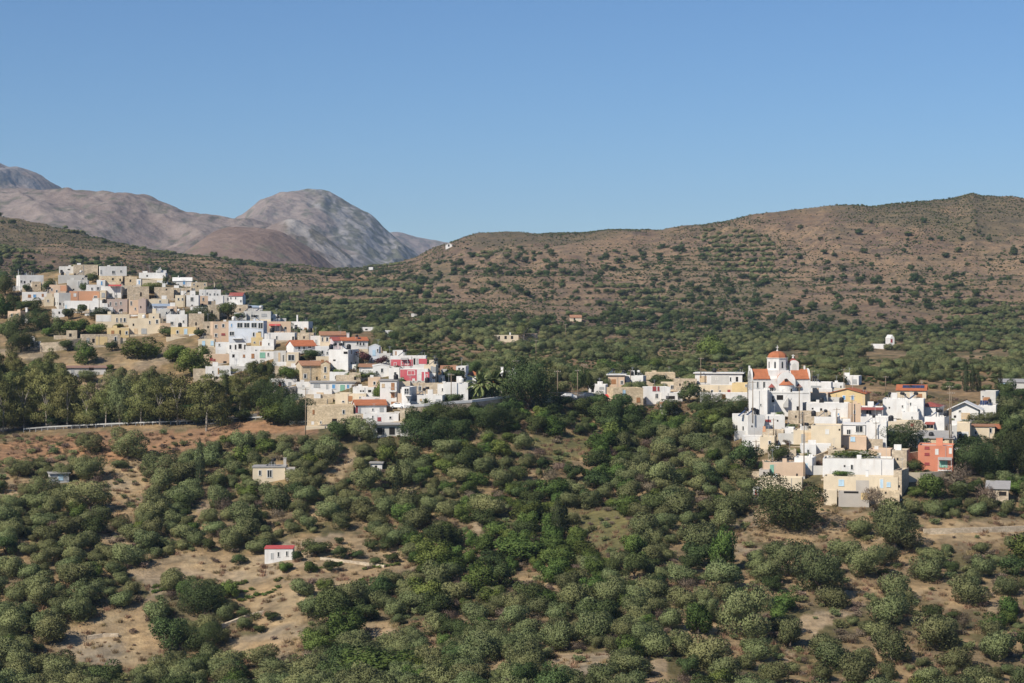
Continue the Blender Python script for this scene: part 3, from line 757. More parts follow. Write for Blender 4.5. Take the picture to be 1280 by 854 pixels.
    if sidewin and sp > 5:
        sx = w2 if a > 0 else -w2
        z = 1.5
        while z < Hh-.8:
            for yy in ([dep*.3, dep*.7] if dep > 6.5 else [dep*.5]):
                if random.random() < .75:
                    wm = MB().box(sx-.02, sx+.02, yy-.42, yy+.42, z-.1, z+1.0); f = wm.build('window', PAINT['w'], e)
                    xx = sx+(.021 if a > 0 else -.021); MB().box(xx-.008, xx+.008, yy-.35, yy+.35, z-.03, z+.93).build('pane', GLASS, f)
            z += 3.0
    for x in ext:
        k = x[0]
        if k == 'chim':
            lx = (x[1]-xf)*s; hh = x[2]*s
            MB().box(lx-.3, lx+.3, dep*.4, dep*.4+.6, Hh-.3, Hh+rhm*.3+hh).box(lx-.38, lx+.38, dep*.4-.08, dep*.4+.68, Hh+rhm*.3+hh, Hh+rhm*.3+hh+.12).build('chimney', WALL['W'] if len(x) < 4 else WALL[x[3]], e)
        elif k == 'balc':      # cx, cy, w
            lx = (x[1]-xf)*s; z = (yb-x[2])*s; w = x[3]*s/2
            bl = MB().box(lx-w, lx+w, -1.15, 0, z-.15, z).build('balcony', WALL['W'], e)
            rl = MB().bar((lx-w+.05,-1.1,z+.95), (lx+w-.05,-1.1,z+.95), .05)
            n = max(3, int(w*2/.35))
            for i in range(n+1): xx = lx-w+.05+(2*w-.1)*i/n; rl.bar((xx,-1.1,z), (xx,-1.1,z+.95), .03)
            for sx in (-1, 1): rl.bar((lx+sx*(w-.05),-1.1,z+.95), (lx+sx*(w-.05),0,z+.95), .05)
            rl.build('railing', METAL, bl)
        elif k == 'awn':       # cx, cy, w, material key, out
            lx = (x[1]-xf)*s; z = (yb-x[2])*s; w = x[3]*s/2; o_ = x[5] if len(x) > 5 else 1.6
            aw = MB().poly([(lx-w,0,z+.45),(lx+w,0,z+.45),(lx+w,-o_,z),(lx-w,-o_,z),(lx-w,0,z+.35),(lx+w,0,z+.35),(lx+w,-o_,z-.1),(lx-w,-o_,z-.1)],
                          [(0,3,2,1),(4,5,6,7),(2,3,7,6),(1,2,6,5),(3,0,4,7),(0,1,5,4)]).build('awning', ROOFM[x[4]], e)
            for sx in (-1, 1):
                zz = max(-.2, z-2.5); MB().bar((lx+sx*(w-.1),-o_+.1,zz), (lx+sx*(w-.1),-o_+.1,z-.05), .08).build('post', PAINT['w'], aw)
        elif k == 'band':      # a raised floor band, cy
            z = (yb-x[1])*s; MB().box(-w2-.06, w2+.06, -.06, -.003, z-.13, z+.13).build('string_course', WALL[x[2]], e)
        elif k == 'panel':     # coloured plaster field x0,x1,y0,y1,mat
            MB().box((x[1]-xf)*s, (x[2]-xf)*s, -.035, .01, (yb-x[4])*s, (yb-x[3])*s).build('plaster_field', WALL[x[5]], e)
        elif k == 'solar':     # photovoltaic panels on the front roof slope
            xx0, xx1 = (x[1]-xf)*s, (x[2]-xf)*s; n = 5
            for i in range(n):
                a0 = xx0+(xx1-xx0)*i/n; a1 = xx0+(xx1-xx0)*(i+1)/n-.05
                th = .16; z0, z1 = Hh+rhm*.30+th+.06, Hh+rhm*.82+th+.06; y0, y1 = dep/2*.30, dep/2*.82
                if roof in ('flat','slab'): z0, z1, y0, y1 = Hh+.15, Hh+.15+1.0, 1.0, 2.6
                MB().poly([(a0,y0,z0),(a1,y0,z0),(a1,y1,z1),(a0,y1,z1),(a0,y0,z0-.05),(a1,y0,z0-.05),(a1,y1,z1-.05),(a0,y1,z1-.05)],
                          [(0,1,2,3),(4,7,6,5),(0,4,5,1),(1,5,6,2),(2,6,7,3),(3,7,4,0)]).build('solar_panel', BLUEPANEL, e)
        elif k == 'stair':     # x0, x1, y0, y1 : outside stair rising from (x0,y1) to (x1,y0)
            xa, xb = (x[1]-xf)*s, (x[2]-xf)*s; za, zb_ = (yb-x[4])*s, (yb-x[3])*s; n = 10; st = MB()
            for i in range(n):
                u0 = xa+(xb-xa)*i/n; u1 = xa+(xb-xa)*(i+1)/n; zz = za+(zb_-za)*(i+1)/n
                st.box(min(u0,u1), max(u0,u1), -1.1, -.004, za-.6, zz)
            so = st.build('stairs', WALL['L'], e)
            MB().bar((xa,-1.05,za+.9), (xb,-1.05,zb_+.9), .06).build('handrail', METAL, so)
    if group and dep > 3.5 and (yb-yt) > 7:
        r_ = random.random
        if roof == 'flat' and r_() < .55:          # stair head or small chimney on the roof
            lx = (r_()-.5)*W*.7; q = .35+.5*r_(); hh_ = .5+1.0*r_()*(q > .5)
            MB().box(lx-q, lx+q, dep*.55, dep*.55+1.2*q, Hh-.33, Hh+hh_).build('chimney' if q < .55 else 'stair_head', WALL[mat if r_() < .5 else 'W'], e)
        if r_() < .45:                              # aerial
            lx = (r_()-.5)*W*.8; yy = dep*(.3+.5*r_()); t_ = Hh+rhm*.5+1.6+r_()
            MB().bar((lx,yy,Hh-.35), (lx,yy,t_), .05).bar((lx-.5,yy,t_-.1), (lx+.5,yy,t_-.1), .035).bar((lx-.35,yy,t_-.4), (lx+.35,yy,t_-.4), .035).build('aerial', METAL, e)
        if r_() < .7 and d > 330:                              # terrace in front, its wall stepping down the slope
            q = 1.2+2.2*r_(); x_0, x_1 = -w2-1.5*r_(), w2+1.5*r_(); t_ = -.02-.5*r_()
            MB().box(x_0, x_1, -q, -.003, -below-1, t_).build('terrace', WALL[random.choice('SWLCWS')], e)
        if r_() < .55:                              # yard wall running on from the front
            sd = 1 if r_() < .6 else -1; l_ = 1.5+2.5*r_(); t_ = 1.0+1.4*r_()
            a0, a1 = sorted((sd*(w2+.01), sd*(w2+l_))); yy = .4+1.5*r_()
            MB().box(a0, a1, yy, yy+.3, -below, t_).build('yard_wall', WALL[random.choice('SSWLC')], e)
        if r_() < .4 and mat != 'S' and mat != 'O':                               # a strip of bare or repaired masonry
            hh_ = min(Hh*.35, .5+.8*r_()); MB().box(-w2-.02, w2+.02, -.045, -.004, -below, hh_*.6).build('plinth', WALL[random.choice('LGSC')], e)
        if r_() < .35 and W > 4:
            lx = (r_()-.5)*W*.7; MB().tube([(lx,-.08,.2),(lx,-.08,Hh-.1)], [.05,.05], 5).build('drainpipe', METAL, e)
    tag(e, label, cat, group)
    HOUSES.append(dict(x0=x0, x1=x1, yt=yt, yb=yb, d=d, s=s, z=zb+Hh, label=label, o=e, dep=dep, a=a))
    c = e.location+Vector((math.sin(-e.rotation_euler.z)*0, dep/2, 0))
    FOOT.append((c.x, c.y, max(W, dep)*.5))
    return e
def house_at(px, py):
    best = None
    for h in HOUSES:
        if h['x0']-1 <= px <= h['x1']+1 and abs(h['yt']-py) < 9:
            k = abs(h['yt']-py)
            if best is None or k < best[0]: best = (k, h)
    return best[1] if best else None
def small(lbl): return lbl
def solar(px, py, flip=1, tank='b', size=1.0):
    """solar water heater on a flat roof: slanted collector, tank on a frame"""
    h = house_at(px, py)
    if h is None: return
    e = bpy.data.objects.new('solar_water_heater', None); COL.objects.link(e)
    y = h['d']+1.6; s = y/F
    e.location = ((px-CXP)*s, y, h['z']-.33); e.rotation_euler = (0, 0, random.uniform(-.3, .3)); e.scale = (size,)*3
    MB().poly([(-1.5*flip,-.5,.15),(.1*flip,-.5,1.35),(.1*flip,.5,1.35),(-1.5*flip,.5,.15),(-1.5*flip,-.5,.07),(.1*flip,-.5,1.27),(.1*flip,.5,1.27),(-1.5*flip,.5,.07)],
              [(0,3,2,1),(4,5,6,7),(0,1,5,4),(1,2,6,5),(2,3,7,6),(3,0,4,7)]).build('collector', BLUEPANEL, e)
    fr = MB()
    for yy in (-.48, .48):
        fr.bar((.1*flip,yy,0), (.1*flip,yy,1.3), .06); fr.bar((.7*flip,yy,0), (.7*flip,yy,1.3), .06); fr.bar((-1.5*flip,yy,.05), (.7*flip,yy,.05), .06)
    fr.build('frame', METAL, e)
    t = MB(); t.tube([(.4*flip,-.75,1.6),(.4*flip,-.7,1.6),(.4*flip,.7,1.6),(.4*flip,.75,1.6)], [.2,.36,.36,.2], 12); t.build('tank', BLACK if tank == 'b' else PAINT['w'], e, True)
    tag(e, 'solar heater atop the '+h['label'], 'solar heater', 'solar water heaters on the roofs')
def tankbox(px, py, w=1.1, hgt=1.2, black=True):
    h = house_at(px, py)
    if h is None: return
    e = bpy.data.objects.new('water_tank', None); COL.objects.link(e); y = h['d']+2.2; s = y/F
    e.location = ((px-CXP)*s, y, h['z']-.33)
    MB().lathe([(.02,.35),(w*.5,.35),(w*.53,.6),(w*.5,.8),(w*.53,1.0),(w*.5,hgt+.2),(w*.3,hgt+.4),(.12,hgt+.45),(.02,hgt+.45)], 14).build('barrel', BLACK if black else PAINT['w'], e, True)
    fr = MB()
    for sx in (-1, 1):
        for sy in (-1, 1): fr.bar((sx*w*.35,sy*w*.35,0), (sx*w*.35,sy*w*.35,.36), .07)
    fr.build('stand', METAL, e)
    tag(e, ('black' if black else 'white')+' water tank atop the '+h['label'], 'water tank', 'water tanks on the roofs')
POLE_LABELS = {}
def pole(px, yt, yb, label, arms=1, d=None, r=.11, name='utility_pole', mat=None):
    g = ray(px, yb) if d is None else Vector(((px-CXP)/F*d, d, (HOR-yb)/F*d))
    s = g.y/F; hgt = (yb-yt)*s
    e = bpy.data.objects.new(name, None); COL.objects.link(e); e.location = g; e.rotation_euler = (0, 0, random.uniform(-.5,.5))
    MB().tube([(0,0,-.6),(0,0,hgt*.5),(0,0,hgt)], [r*1.2, r, r*.75], 7).build('post', mat or WOOD, e, True)
    for i in range(arms):
        z = hgt-.35-.6*i; c = MB().bar((-.8,-.08,z), (.8,-.08,z), .09).build('crossarm', mat or WOOD, e)
        for xx in (-.7, -.25, .25, .7):
            MB().tube([(xx,-.08,z+.04),(xx,-.08,z+.2)], [.05,.035], 6).build('insulator', PAINT['w'], c)
    tag(e, label, 'pole' if name != 'antenna_mast' else 'antenna', 'utility poles' if name == 'utility_pole' else 'antenna masts on the roofs')
    return e
# ---------------------------------------------------------------- the upper village on the ridge
U = 'houses of the upper village'
def h(label, *a, **k): return H(k.pop('name', 'house'), label, *a, **k)
G_ = dict(group=U)
h('white house at the village edge beside the tall thin mast', 21,54,344,362,'W',[(27,352,2,3,'w'),(38,352,2,3,'w'),(31,353,2,3,'d')], yaw=-9, **G_)
h('low stone annex leaning on the white edge house', 39,51,352,364,'S',[(45,357,2,2,'d')], **G_)
h('low white house above the dark shrubs, two brown shutters', 28,60,365,376,'W',[(37,370,3,3,'n'),(53,369,2,3,'n')], yaw=3, **G_)
h('small half tan half white house with white chimney', 10,36,389,404,'P',[(15,394,2,4,'w'),(22,394,2,4,'w')], yaw=22, ext=[('chim',29,4)], **G_)
h('ruined white topped house on the summit with dark doorway', 74,92,333,344,'W',[(77,340,3,5,'d'),(86,337,3,1.5,'d')], name='ruin', cat='ruin', **G_)
h('long tan stone ruin along the summit', 92,122,331,345,'S',[(94,343,2,2,'d')], name='ruin', cat='ruin', dep=4, **G_)
h('blank white box house standing highest on the summit', 122,158,333,346,'W',[(151,339,2,2.5,'w'),(126,340,1.6,4,'g')], yaw=-7, dep=8, **G_)
h('pale grey flat house below the summit ruin', 73,109,344,353,'L',[(103,348,2,2,'w')], **G_)
h('pale grey house with one tall dark door', 84,111,350,365,'L',[(98.5,355.5,3,8,'D' if 0 else 'G'),(92,362,2,2,'d')], yaw=4, **G_)
h('long tan stone house under the white summit box', 124,156,345,357,'O',[(141,349,2,3,'d'),(150,350,2,3,'d')], **G_)
h('squat ochre stone house next to small blue door', 156,171,346,357,'O',[(163,351,2,3,'d')], **G_)
h('tiny white house with bright blue door', 121,133,350,361,'W',[(127,354,2.2,5,'B')], **G_)
h('white house with dark red veranda roof near the summit', 126,154,358,375,'W',[(132,366,3,4,'w'),(145,370,2,3,'w')], ext=[('awn',144,357.5,16,'r',1.6)], yaw=6, **G_)
h('small white cube with blue doorway beside ochre wall', 170,178,349,357,'W',[(174,353,2,5,'B')], dep=4, **G_)
h('peach house with orange wall panel', 62,85,356,371,'P',[(65,362,2,3,'w'),(71,364,2,3,'w')], ext=[('panel',75,83,357,364,'T')], **G_)
h('low house with long plain terracotta wall', 87,126,364,378,'T',[(94,369,3,4,'W')], yaw=2, **G_)
h('narrow cream house with dark shuttered window', 125,135,363,379,'C',[(129,369,3.5,5,'g')], **G_)
h('tall grey concrete house without windows', 68,88,366,387,'L',[(72,380,2,3,'d')], yaw=-12, **G_)
h('long low white house with pale blue door', 81,128,376,389,'W',[(83,384,2,6,'L'),(114,384,5,6,'g'),(100,382,2,3,'w')], **G_)
h('small white terrace house beneath the grey concrete wall', 65,82,386,397,'W',[(74,391,2,3,'d')], dep=5, **G_)
h('mauve house with three small dark windows', 134,161,374,393,'M',[(138,380,2,5,'w'),(145,380,2,4,'w'),(151,379,2,4,'w'),(150,389,3,4,'w'),(142,389,3,5,'W')], yaw=4, **G_)
h('pinkish cream house between two mauve walls', 161,174,375,393,'P',[(164,379,2,5,'w'),(169,386,2,3,'w')], **G_)
h('tall plain mauve wall house beside dark gap', 173,187,374,393,'M',[(176,384,1.5,3,'d')], yaw=10, sidewin=False, **G_)
h('white winged cream house with row of narrow windows', 120,163,393,409,'C',[(146,400,2,5,'w'),(151,400,2,5,'w'),(155.5,400,3,5,'w'),(127,400,2,3,'w')], ext=[('panel',120.5,139,394,402,'W')], yaw=3, **G_)
h('yellow ground floor house under trailing green creeper', 134,162,410,423,'Y',[(141,416,3,5,'n'),(150,416,2,6,'d'),(158,416,3,4,'w')], yaw=2, **G_)
h('white house with taller right end on the summit', 174,209,341,350,'W',[(184,345,2,2,'d')], dep=6, **G_)
h('small white rooftop block with sloping stair rail', 195,208,338,348,'W',[], dep=4, ext=[('stair',196,201,334,339)], **G_)
h('white summit chapel with thin bell chimney', 216,240,347,358,'W',[(230,353,3,6,'b')], roof='gx', rm='w', rh=4, dep=5, ext=[('chim',223,5)], name='chapel', cat='chapel', **G_)
h('tan stone house right behind the summit chapel', 239,259,353,365,'O',[(247,358,2,2,'d')], **G_)
h('white house with tan chimney tower', 249,276,362,372,'W',[(259,367,2,3,'w'),(268,368,2,3,'w')], ext=[('chim',268,9,'S')], **G_)
h('grey cream house with terrace above dark round tree', 276,297,369,381,'L',[(285,374,3,4,'w'),(292,375,2,4,'w')], **G_)
h('white end house with faded red roof', 286,307,366,383,'W',[(301,377,2,4,'w')], roof='gx', rm='d', rh=4, yaw=14, sidewin=False, **G_)
h('cream cube house with two small upper windows', 219,234,369,384,'C',[(223,374,2,3,'w'),(228,374,2,3,'w')], **G_)
h('white cube house with one large dark window', 233,250,369,385,'W',[(240,374,4,5,'w'),(240,382,2,2,'d')], yaw=4, **G_)
h('tan house beside the white cube, two storeys', 249,260,370,385,'P',[(254,374,2,4,'w'),(253,381,2,3,'d')], **G_)
h('ruined tan stone house with one dark slot window', 159,186,358,375,'S',[(176,368,2,5,'d')], name='ruin', cat='ruin', **G_)
h('rubble stone ruin with a dark cellar mouth', 193,217,359,373,'S',[(189,371,4,3,'d'),(208,362,2,2,'d')], name='ruin', cat='ruin', dep=5, **G_)
h('collapsed stone house below the chapel with two holes', 216,241,360,373,'S',[(225,367,3,3,'d'),(236,364,3,2,'d')], name='ruin', cat='ruin', dep=5, **G_)
h('small pale blue house with blue door and sheet roof', 191,213,380,394,'B',[(203,388,2.5,6,'B'),(195,387,2,3,'w')], roof='sh', rm='b', rh=3, dep=5, **G_)
h('cream house rising behind the pale blue one', 186,211,374,392,'C',[(200,377,2,3,'w'),(189,383,2,4,'w')], dd=4, **G_)
h('large plain cream house with lilac roof terrace', 161,204,398,418,'C',[(187,403,2,4,'w'),(196,402,3,5,'w'),(167,406,2,3,'d'),(170,414,4,6,'y'),(180,414,6,6,'g')], yaw=7, dep=8, **G_)
h('white house topped by solar heaters above cream ground floor', 208,236,393,410,'W',[(215,404,4,4,'w'),(229,402,2,3,'w')], **G_)
h('low cream ground floor house with grey blue door', 213,245,409,420,'Y',[(232,415,4,8,'L'),(222,415,3,4,'w')], **G_)
h('roofless stone house with broken wall top', 236,255,392,417,'S',[(245,405,2,4,'d'),(248,412,2,5,'d')], name='ruin', cat='ruin', **G_)
h('tan stone house wall beside big round tree', 259,274,381,402,'S',[(265,390,2,4,'d')], **G_)
h('long grey tan low house above the bare slope', 101,150,418,432,'S',[(117,426,3,5,'d'),(124,429,2,3,'d'),(144,424,3,6,'w')], dep=6, ext=[('panel',120,134,421,431,'Y')], **G_)
h('tiny white hut with black doorway', 38,51,427,435,'W',[(41,431,2.5,5,'d')], dep=4, name='hut', cat='hut', **G_)
h('small ruined stone hut above the retaining wall', 83,98,413,424,'S',[(88,419,3,4,'d')], name='ruin', cat='ruin', dep=4, **G_)
h('low farm shed with rusty flat roof and dark opening', 84,133,458,470,'L',[(91,463,3,5,'g'),(114,461,6,4,'d')], roof='sh', rm='s', rh=2, dep=5, name='shed', cat='shed', **G_)
h('pale cream long house with antenna clutter', 305,340,389,402,'L',[(330,394,6,3,'g'),(315,395,3,4,'w')], **G_)
h('low white house with blue sheet roof', 308,328,382,390,'W',[(315,387,2,2,'w')], roof='sh', rm='b', rh=2.5, dep=5, **G_)
# ---- lower part of the upper village
V = dict(group='houses of the middle village')
h('peach house joined to the four windowed white one', 263,287,402,428,'P',[(270,408,3,4,'w'),(279,407,3,4,'w'),(279,418,4,2,'r'),(270,419,3,4,'w')], yaw=-6, **V)
h('white house with four big upper windows and blue cross', 286,334,401,429,'B',[(300,406.5,7,6,'w'),(308.5,406.5,7,6,'w'),(317.5,406.5,7,6,'w'),(326,407,6,7,'w'),(290,417,6,5,'w'),(317,418,2.5,5,'w'),(324.5,418,4,7,'D' if 0 else 'd'),(289.5,406.5,1.8,4,'b')], yaw=8, dep=8, ext=[('balc',297,423,12)], **V)
h('peach house with maroon awning over upper terrace', 333,364,402,418,'P',[(342,411,2,4,'w'),(347,411,2,5,'W'),(356,411,2,5,'w')], ext=[('awn',343.5,407,14,'r',1.2)], **V)
h('white cube house with blue shaded side wall', 363,391,402,416,'W',[(370,408,4,4,'w')], yaw=16, sidewin=False, ext=[('chim',369,8),('balc',371,411,12)], **V)
h('wide white house below the maroon awning', 335,371,416,428,'W',[(346,422,2,4,'w'),(367,423,3,5,'w')], yaw=5, **V)
h('old grey stone house beside the white cube', 372,394,416,428,'S',[(390,421,2,4,'d'),(380,422,2,3,'d')], **V)
h('white house under long red tiled roof with lilac end', 358,395,426,443,'W',[(374,435,3,4,'w'),(380,435,3,4,'w'),(387,434,4,3,'w')], roof='gx', rm='t', rh=6.5, yaw=-16, sidewin=False, ext=[('balc',382,441,20)], **V)
h('beige house with two blue grey shutters', 248,270,424,442,'C',[(254.5,429,3,5,'l'),(265,429,3,5,'l')], yaw=4, **V)
h('plain white house next to the blue shuttered one', 269,287,428,443,'W',[(274,431,2,3,'w')], **V)
h('small white house with arched porch openings', 286,309,429,441,'W',[(288,434,2,5,'d'),(294.5,434,2,6,'d'),(300,433,4,6,'d'),(306,434,2,6,'d')], **V)
h('small mustard yellow house with brown door', 314,329,422,434,'Y',[(326,429,3,5,'N'),(318,428,2,2,'w')], dep=5, **V)
h('white house in front of the mustard yellow one', 307,344,433,442,'W',[(320,438,2,2,'w')], dep=5, **V)
h('long white house with pairs of terracotta and green windows', 287,344,440,457,'W',[(305,445,2,3,'n'),(316,445,3,5,'n'),(328,444,6,6,'e'),(335,443,2,4,'w'),(292,445,3,4,'d')], yaw=3, **V)
h('low brown pink house with red clutter on terrace', 254,298,443,456,'P',[(264,449,3,3,'r'),(268,450,2,2,'r'),(281,453,4,3,'d')], **V)
h('low white house with brown door above the gully', 257,289,458,472,'W',[(273,464,2,8,'N'),(266,465,2,3,'w')], **V)
h('little pale blue annex at the white house end', 287,300,458,466,'B',[(294,462,2,3,'w')], dep=4, **V)
h('cream house with wide arched window', 358,375,441,461,'C',[(364,447,8,7,'w')], yaw=3, **V)
h('grey tan house with tall narrow bays', 342,359,439,459,'L',[(349,447,2,12,'y'),(345,455,3,5,'d'),(354,448,2,9,'w')], **V)
h('ochre gabled stone house with tiled wing', 370,403,452,478,'O',[(396,473,2,4,'d')], roof='gx', rm='o', rh=5, yaw=-12, sidewin=False, **V)
h('tall ochre house end with two narrow windows', 401,414,452,478,'O',[(406.5,462,3,7,'w'),(406,471,2,3,'w')], roof='gy', rm='o', rh=3, yaw=3, eave=.1, **V)
h('white house with two red doors above grey wall', 337,371,474,485,'W',[(341.5,480,3,6,'R'),(350,480,4,6,'R'),(362,480,3,4,'g')], ext=[('awn',349,477,8,'g',1.0)], **V)
h('blank grey concrete block below the red doors', 354,371,484,504,'G',[(358,489,1.5,3,'d')], yaw=10, sidewin=False, **V)
h('low white house with bright blue windows and doors', 388,445,477,492,'W',[(396,482,7,3,'g'),(409,485,3,9,'G'),(417,483,4.5,5.5,'b'),(428,485,5,7,'e'),(435,483,3.5,5,'b')], yaw=2, roof='slab', rm='g', eave=.3, **V)
h('small white house with maroon door on lower terrace', 373,416,487,499,'W',[(392,495,3,5,'R'),(377,494,2,4,'w'),(400,493,8,4,'y')], **V)
h('low cream house above the red roofed house', 419,445,492,506,'C',[(429,502,3,2,'w')], **V)
h('white low house with small square windows by creeper tree', 441,470,484,499,'W',[(451,489,1.5,2,'d'),(454,489,1.5,2,'d'),(462,489,4,3,'d')], **V)
h('big two storey tan stone house above the road', 384,443,507,531,'O',[(392,515,1.5,5,'n'),(429.5,515,3,5,'w'),(401,528,2,3,'w'),(391,529,3,4,'W'),(418,526,6,5,'d')], yaw=2, dep=8, **V)
h('long low tan wall house with black cistern', 374,416,498,508,'O',[(401,506,4,2,'d')], dep=5, **V)
h('white house with bright orange tiled roof by road', 441,483,501,519,'W',[(449.5,513,2,6,'g'),(446,511,2,9,'r'),(466,512,2,3,'w')], roof='gx', rm='c', rh=5.5, yaw=-5, sidewin=False, **V)
h('white lower house in front of the orange roof', 454,500,517,529,'W',[(466,521,2,3,'w'),(474,524,4,4,'r'),(488,522,3,3,'w')], dep=5, yaw=4, **V)
h('concrete carport house with open dark porch', 464,502,530,546,'L',[(476,539,9,9,'d'),(490,539,7,9,'d')], roof='slab', rm='g', eave=.6, dep=6, **V)
h('small cream house beside the road with pair of windows', 500,518,528,541,'C',[(507,534,3,4,'w'),(513,534,2,4,'w')], **V)
h('tall white house with one blank wall and shaded balconies', 411,449,437,465,'W',[(418,450.5,3,1.2,'d'),(432,441,5,3,'d')], yaw=18, dep=9, ext=[], **V)
h('cream stone house with faded tile roof on skyline', 399,432,415,435,'C',[(403,424,2,5,'w'),(409,424,3,5,'w'),(418,424,3,5,'w')], roof='gx', rm='o', rh=4, **V)
h('lilac house with red tiled roof', 411,436,422,438,'Q',[(419,430,2,5,'w'),(424,429,2,5,'w')], roof='gx', rm='d', rh=4, yaw=-10, sidewin=False, dd=-2, **V)
h('white terraced house with red roof and three windows', 423,460,422,439,'W',[(427,430,3,5,'w'),(447,429,3,4,'w'),(450.5,430,3,4,'w'),(454.5,430,2.5,4,'w')], roof='gx', rm='t', rh=4, yaw=-8, sidewin=False, dd=-3, ext=[('chim',437,8)], **V)
h('narrow white gabled house near purple leaved tree', 461,476,431,453,'B',[(467.5,441,3,6,'l'),(472,438,2,4,'w')], roof='gy', rm='w', rh=3, eave=.05, **V)
h('white house with gable and single grey window', 465,487,456,472,'W',[(477.5,463,3,5,'w'),(471,465,1.5,2,'d')], roof='gy', rm='w', rh=2, eave=.05, **V)
h('small white house with brown sheet roof', 449,467,456,470,'W',[(454,465,2,4,'w')], roof='sh', rm='o', rh=3, **V)
# pink house: white lower and upper bands, red-pink plaster
h('bright pink upper storey house with round white window', 488,534,445,461,'W',[(494,455,3,3.5,'w'),(503.5,454,3,4,'w'),(509,454,3.5,3.5,'w'),(518,452,2.5,8,'d'),(521.5,452,2.5,8,'G')],
  ext=[('panel',488.3,516,449.5,457.5,'K'),('panel',523.5,533.5,448.5,455,'K'),('awn',505.5,449.5,9,'g',.8)], yaw=3, **V)
h('bright pink ground floor house with wide white window', 500,537,461,479,'W',[(514,466,9,5,'w'),(517,476,3,5,'W'),(524,473,5,10,'W'),(534,471,2,6,'w')],
  ext=[('panel',500.3,521,462,478,'K'),('panel',527,530,465,477,'K'),('panel',531.5,536.5,465,478.5,'K')], yaw=3, dd=-2, dep=8, **V)
h('small white rooftop room over the pink storey', 491,506,438,446,'W',[(497,442,5,5,'n')], dep=4, ext=[], **V)
h('cream house with dark tall windows beside the pink one', 530,548,456,479,'C',[(540,462,2.5,8,'g'),(543.5,462,2,6,'g'),(540,474,2.5,7,'g'),(543.5,474,2,6,'n')], yaw=5, ext=[('balc',541,468,8)], **V)
h('little grey tan house past the cream one', 548,557,469,479,'L',[(552,474,2,3,'w')], dep=4, **V)
h('white house with brown shutters and brown garage', 475,499,475,508,'W',[(479,482,3,4,'y'),(491,483,3.5,8,'n'),(491,494,3.5,5,'n'),(493,505,6,5,'n')], yaw=5, ext=[('balc',491,489,9)], roof='slab', rm='g', eave=.25, **V)
h('narrow cream wall house left of the arch', 497,506,492,512,'P',[], yaw=2, dep=5, **V)
h('white house with big arched dark balcony', 502,521,484,512,'W',[(511.5,489,6,7,'w'),(511,500,2,4,'w')], yaw=14, ext=[('balc',511,494,9)], **V)
h('low white garage with yellow dots beside small palm', 521,558,494,511,'W',[(526,500,2,2,'y'),(526,507,2,2,'n')], yaw=8, sidewin=False, **V)
h('long stone terrace house with black tank', 519,556,479,494,'S',[(534,485,5,3,'d')], dep=4, **V)
h('white cubic house above the parapet wall', 554,587,479,504,'W',[(578,495,3.5,5,'w'),(567,499,2,3,'w')], yaw=3, ext=[], **V)
h('white colonnaded porch house behind the palms', 585,616,484,503,'W',[(589,497,2,9,'d'),(593,497,2,9,'d'),(598,497,2,9,'w'),(606,495,3,6,'d')], dep=6, dd=2, **V)
h('tall white house with lattice upper terrace', 570,586,458,478,'W',[(574,461,3,3,'w'),(579,461,3,3,'w')], **V)
h('white house with orange hipped tile roof', 582,600,464,480,'W',[(590,475,2,3,'w')], roof='hip', rm='c', rh=6, dep=6, **V)
h('old tiled roof house behind round trees', 551,570,458,470,'C',[(556,467,2,3,'w')], roof='gx', rm='o', rh=4.5, **V)
h('white house with chimneys behind the palms', 623,645,464,478,'W',[(630,471,2,3,'w')], roof='gy', rm='w', rh=4, ext=[('chim',627,7),('chim',641,7)], **V)
h('small white building half hidden by dark tree', 623,636,484,493,'W',[(628,488,2,4,'w')], dep=4, **V)
# ---------------------------------------------------------------- houses between the two villages
M_ = dict(group='houses along the saddle road')
h('low white house behind the parked cars', 735,760,481,493,'W',[(752,485,5,2,'g'),(741,488,3,5,'d')], **M_)
h('tan stone house under white upper storey', 758,804,485,508,'O',[(780,491,3,6,'l')], yaw=-14, sidewin=False, **M_)
h('white upper storey house with two windows', 772,808,470,486,'W',[(780.5,478,4,4,'w'),(796.5,479,3.5,4,'w')], yaw=8, sidewin=False, dd=3, **M_)
h('peach house with brown red window', 760,782,468,485,'P',[(767,477,5,5,'n')], roof='slab', rm='t', eave=.5, dd=4, **M_)
h('windowless tan stone barn by the saddle road', 806,844,466,482,'O',[(812,476,2,3,'d')], yaw=-4, dep=8, **M_)
h('stepped white house with red brown windows', 803,838,484,505,'W',[(818,486,4,5,'r'),(823,486,2,5,'r'),(821,495,4,6,'w'),(832,496,3,4,'w')], yaw=-10, sidewin=False, dep=6, **M_)
h('low white terrace wing with dark recess', 826,853,491,505,'W',[(838,497,11,4,'d')], dep=5, **M_)
h('cream house with grey shutters at the terrace corner', 826,843,478,491,'C',[(833,487,4,3,'r'),(829,482,2,3,'w')], dep=5, dd=6, **M_)
h('small white cottage with maroon shutter', 825,848,504,520,'W',[(835.5,514,3.5,7,'r')], roof='sh', rm='o', rh=4, yaw=-12, dep=5, sidewin=False, **M_)
h('long white two storey house with flat overhanging roof', 869,930,466,484,'W',[(879,474,8,7,'y'),(896,473.5,3,3,'w'),(913,474,2,5,'w'),(921,474,3,6,'d')], roof='slab', rm='t', eave=.5, yaw=4, dep=8, ext=[('panel',889,911,470,480,'L')], **M_)
h('cream base house of the long white building', 870,917,482,494,'C',[(880,488,2,4,'d'),(890,489,3,3,'w'),(900,489,2,3,'w'),(911,489,3,3,'r')], dep=5, **M_)
h('square ochre yellow house left of the church', 915,937,479,492,'Y',[(933,482,2,3,'w')], yaw=6, sidewin=False, dep=6, **M_)
h('white garden wall house below the ochre cube', 875,934,491,502,'W',[(881,497,2,3,'d')], dep=3, **M_)
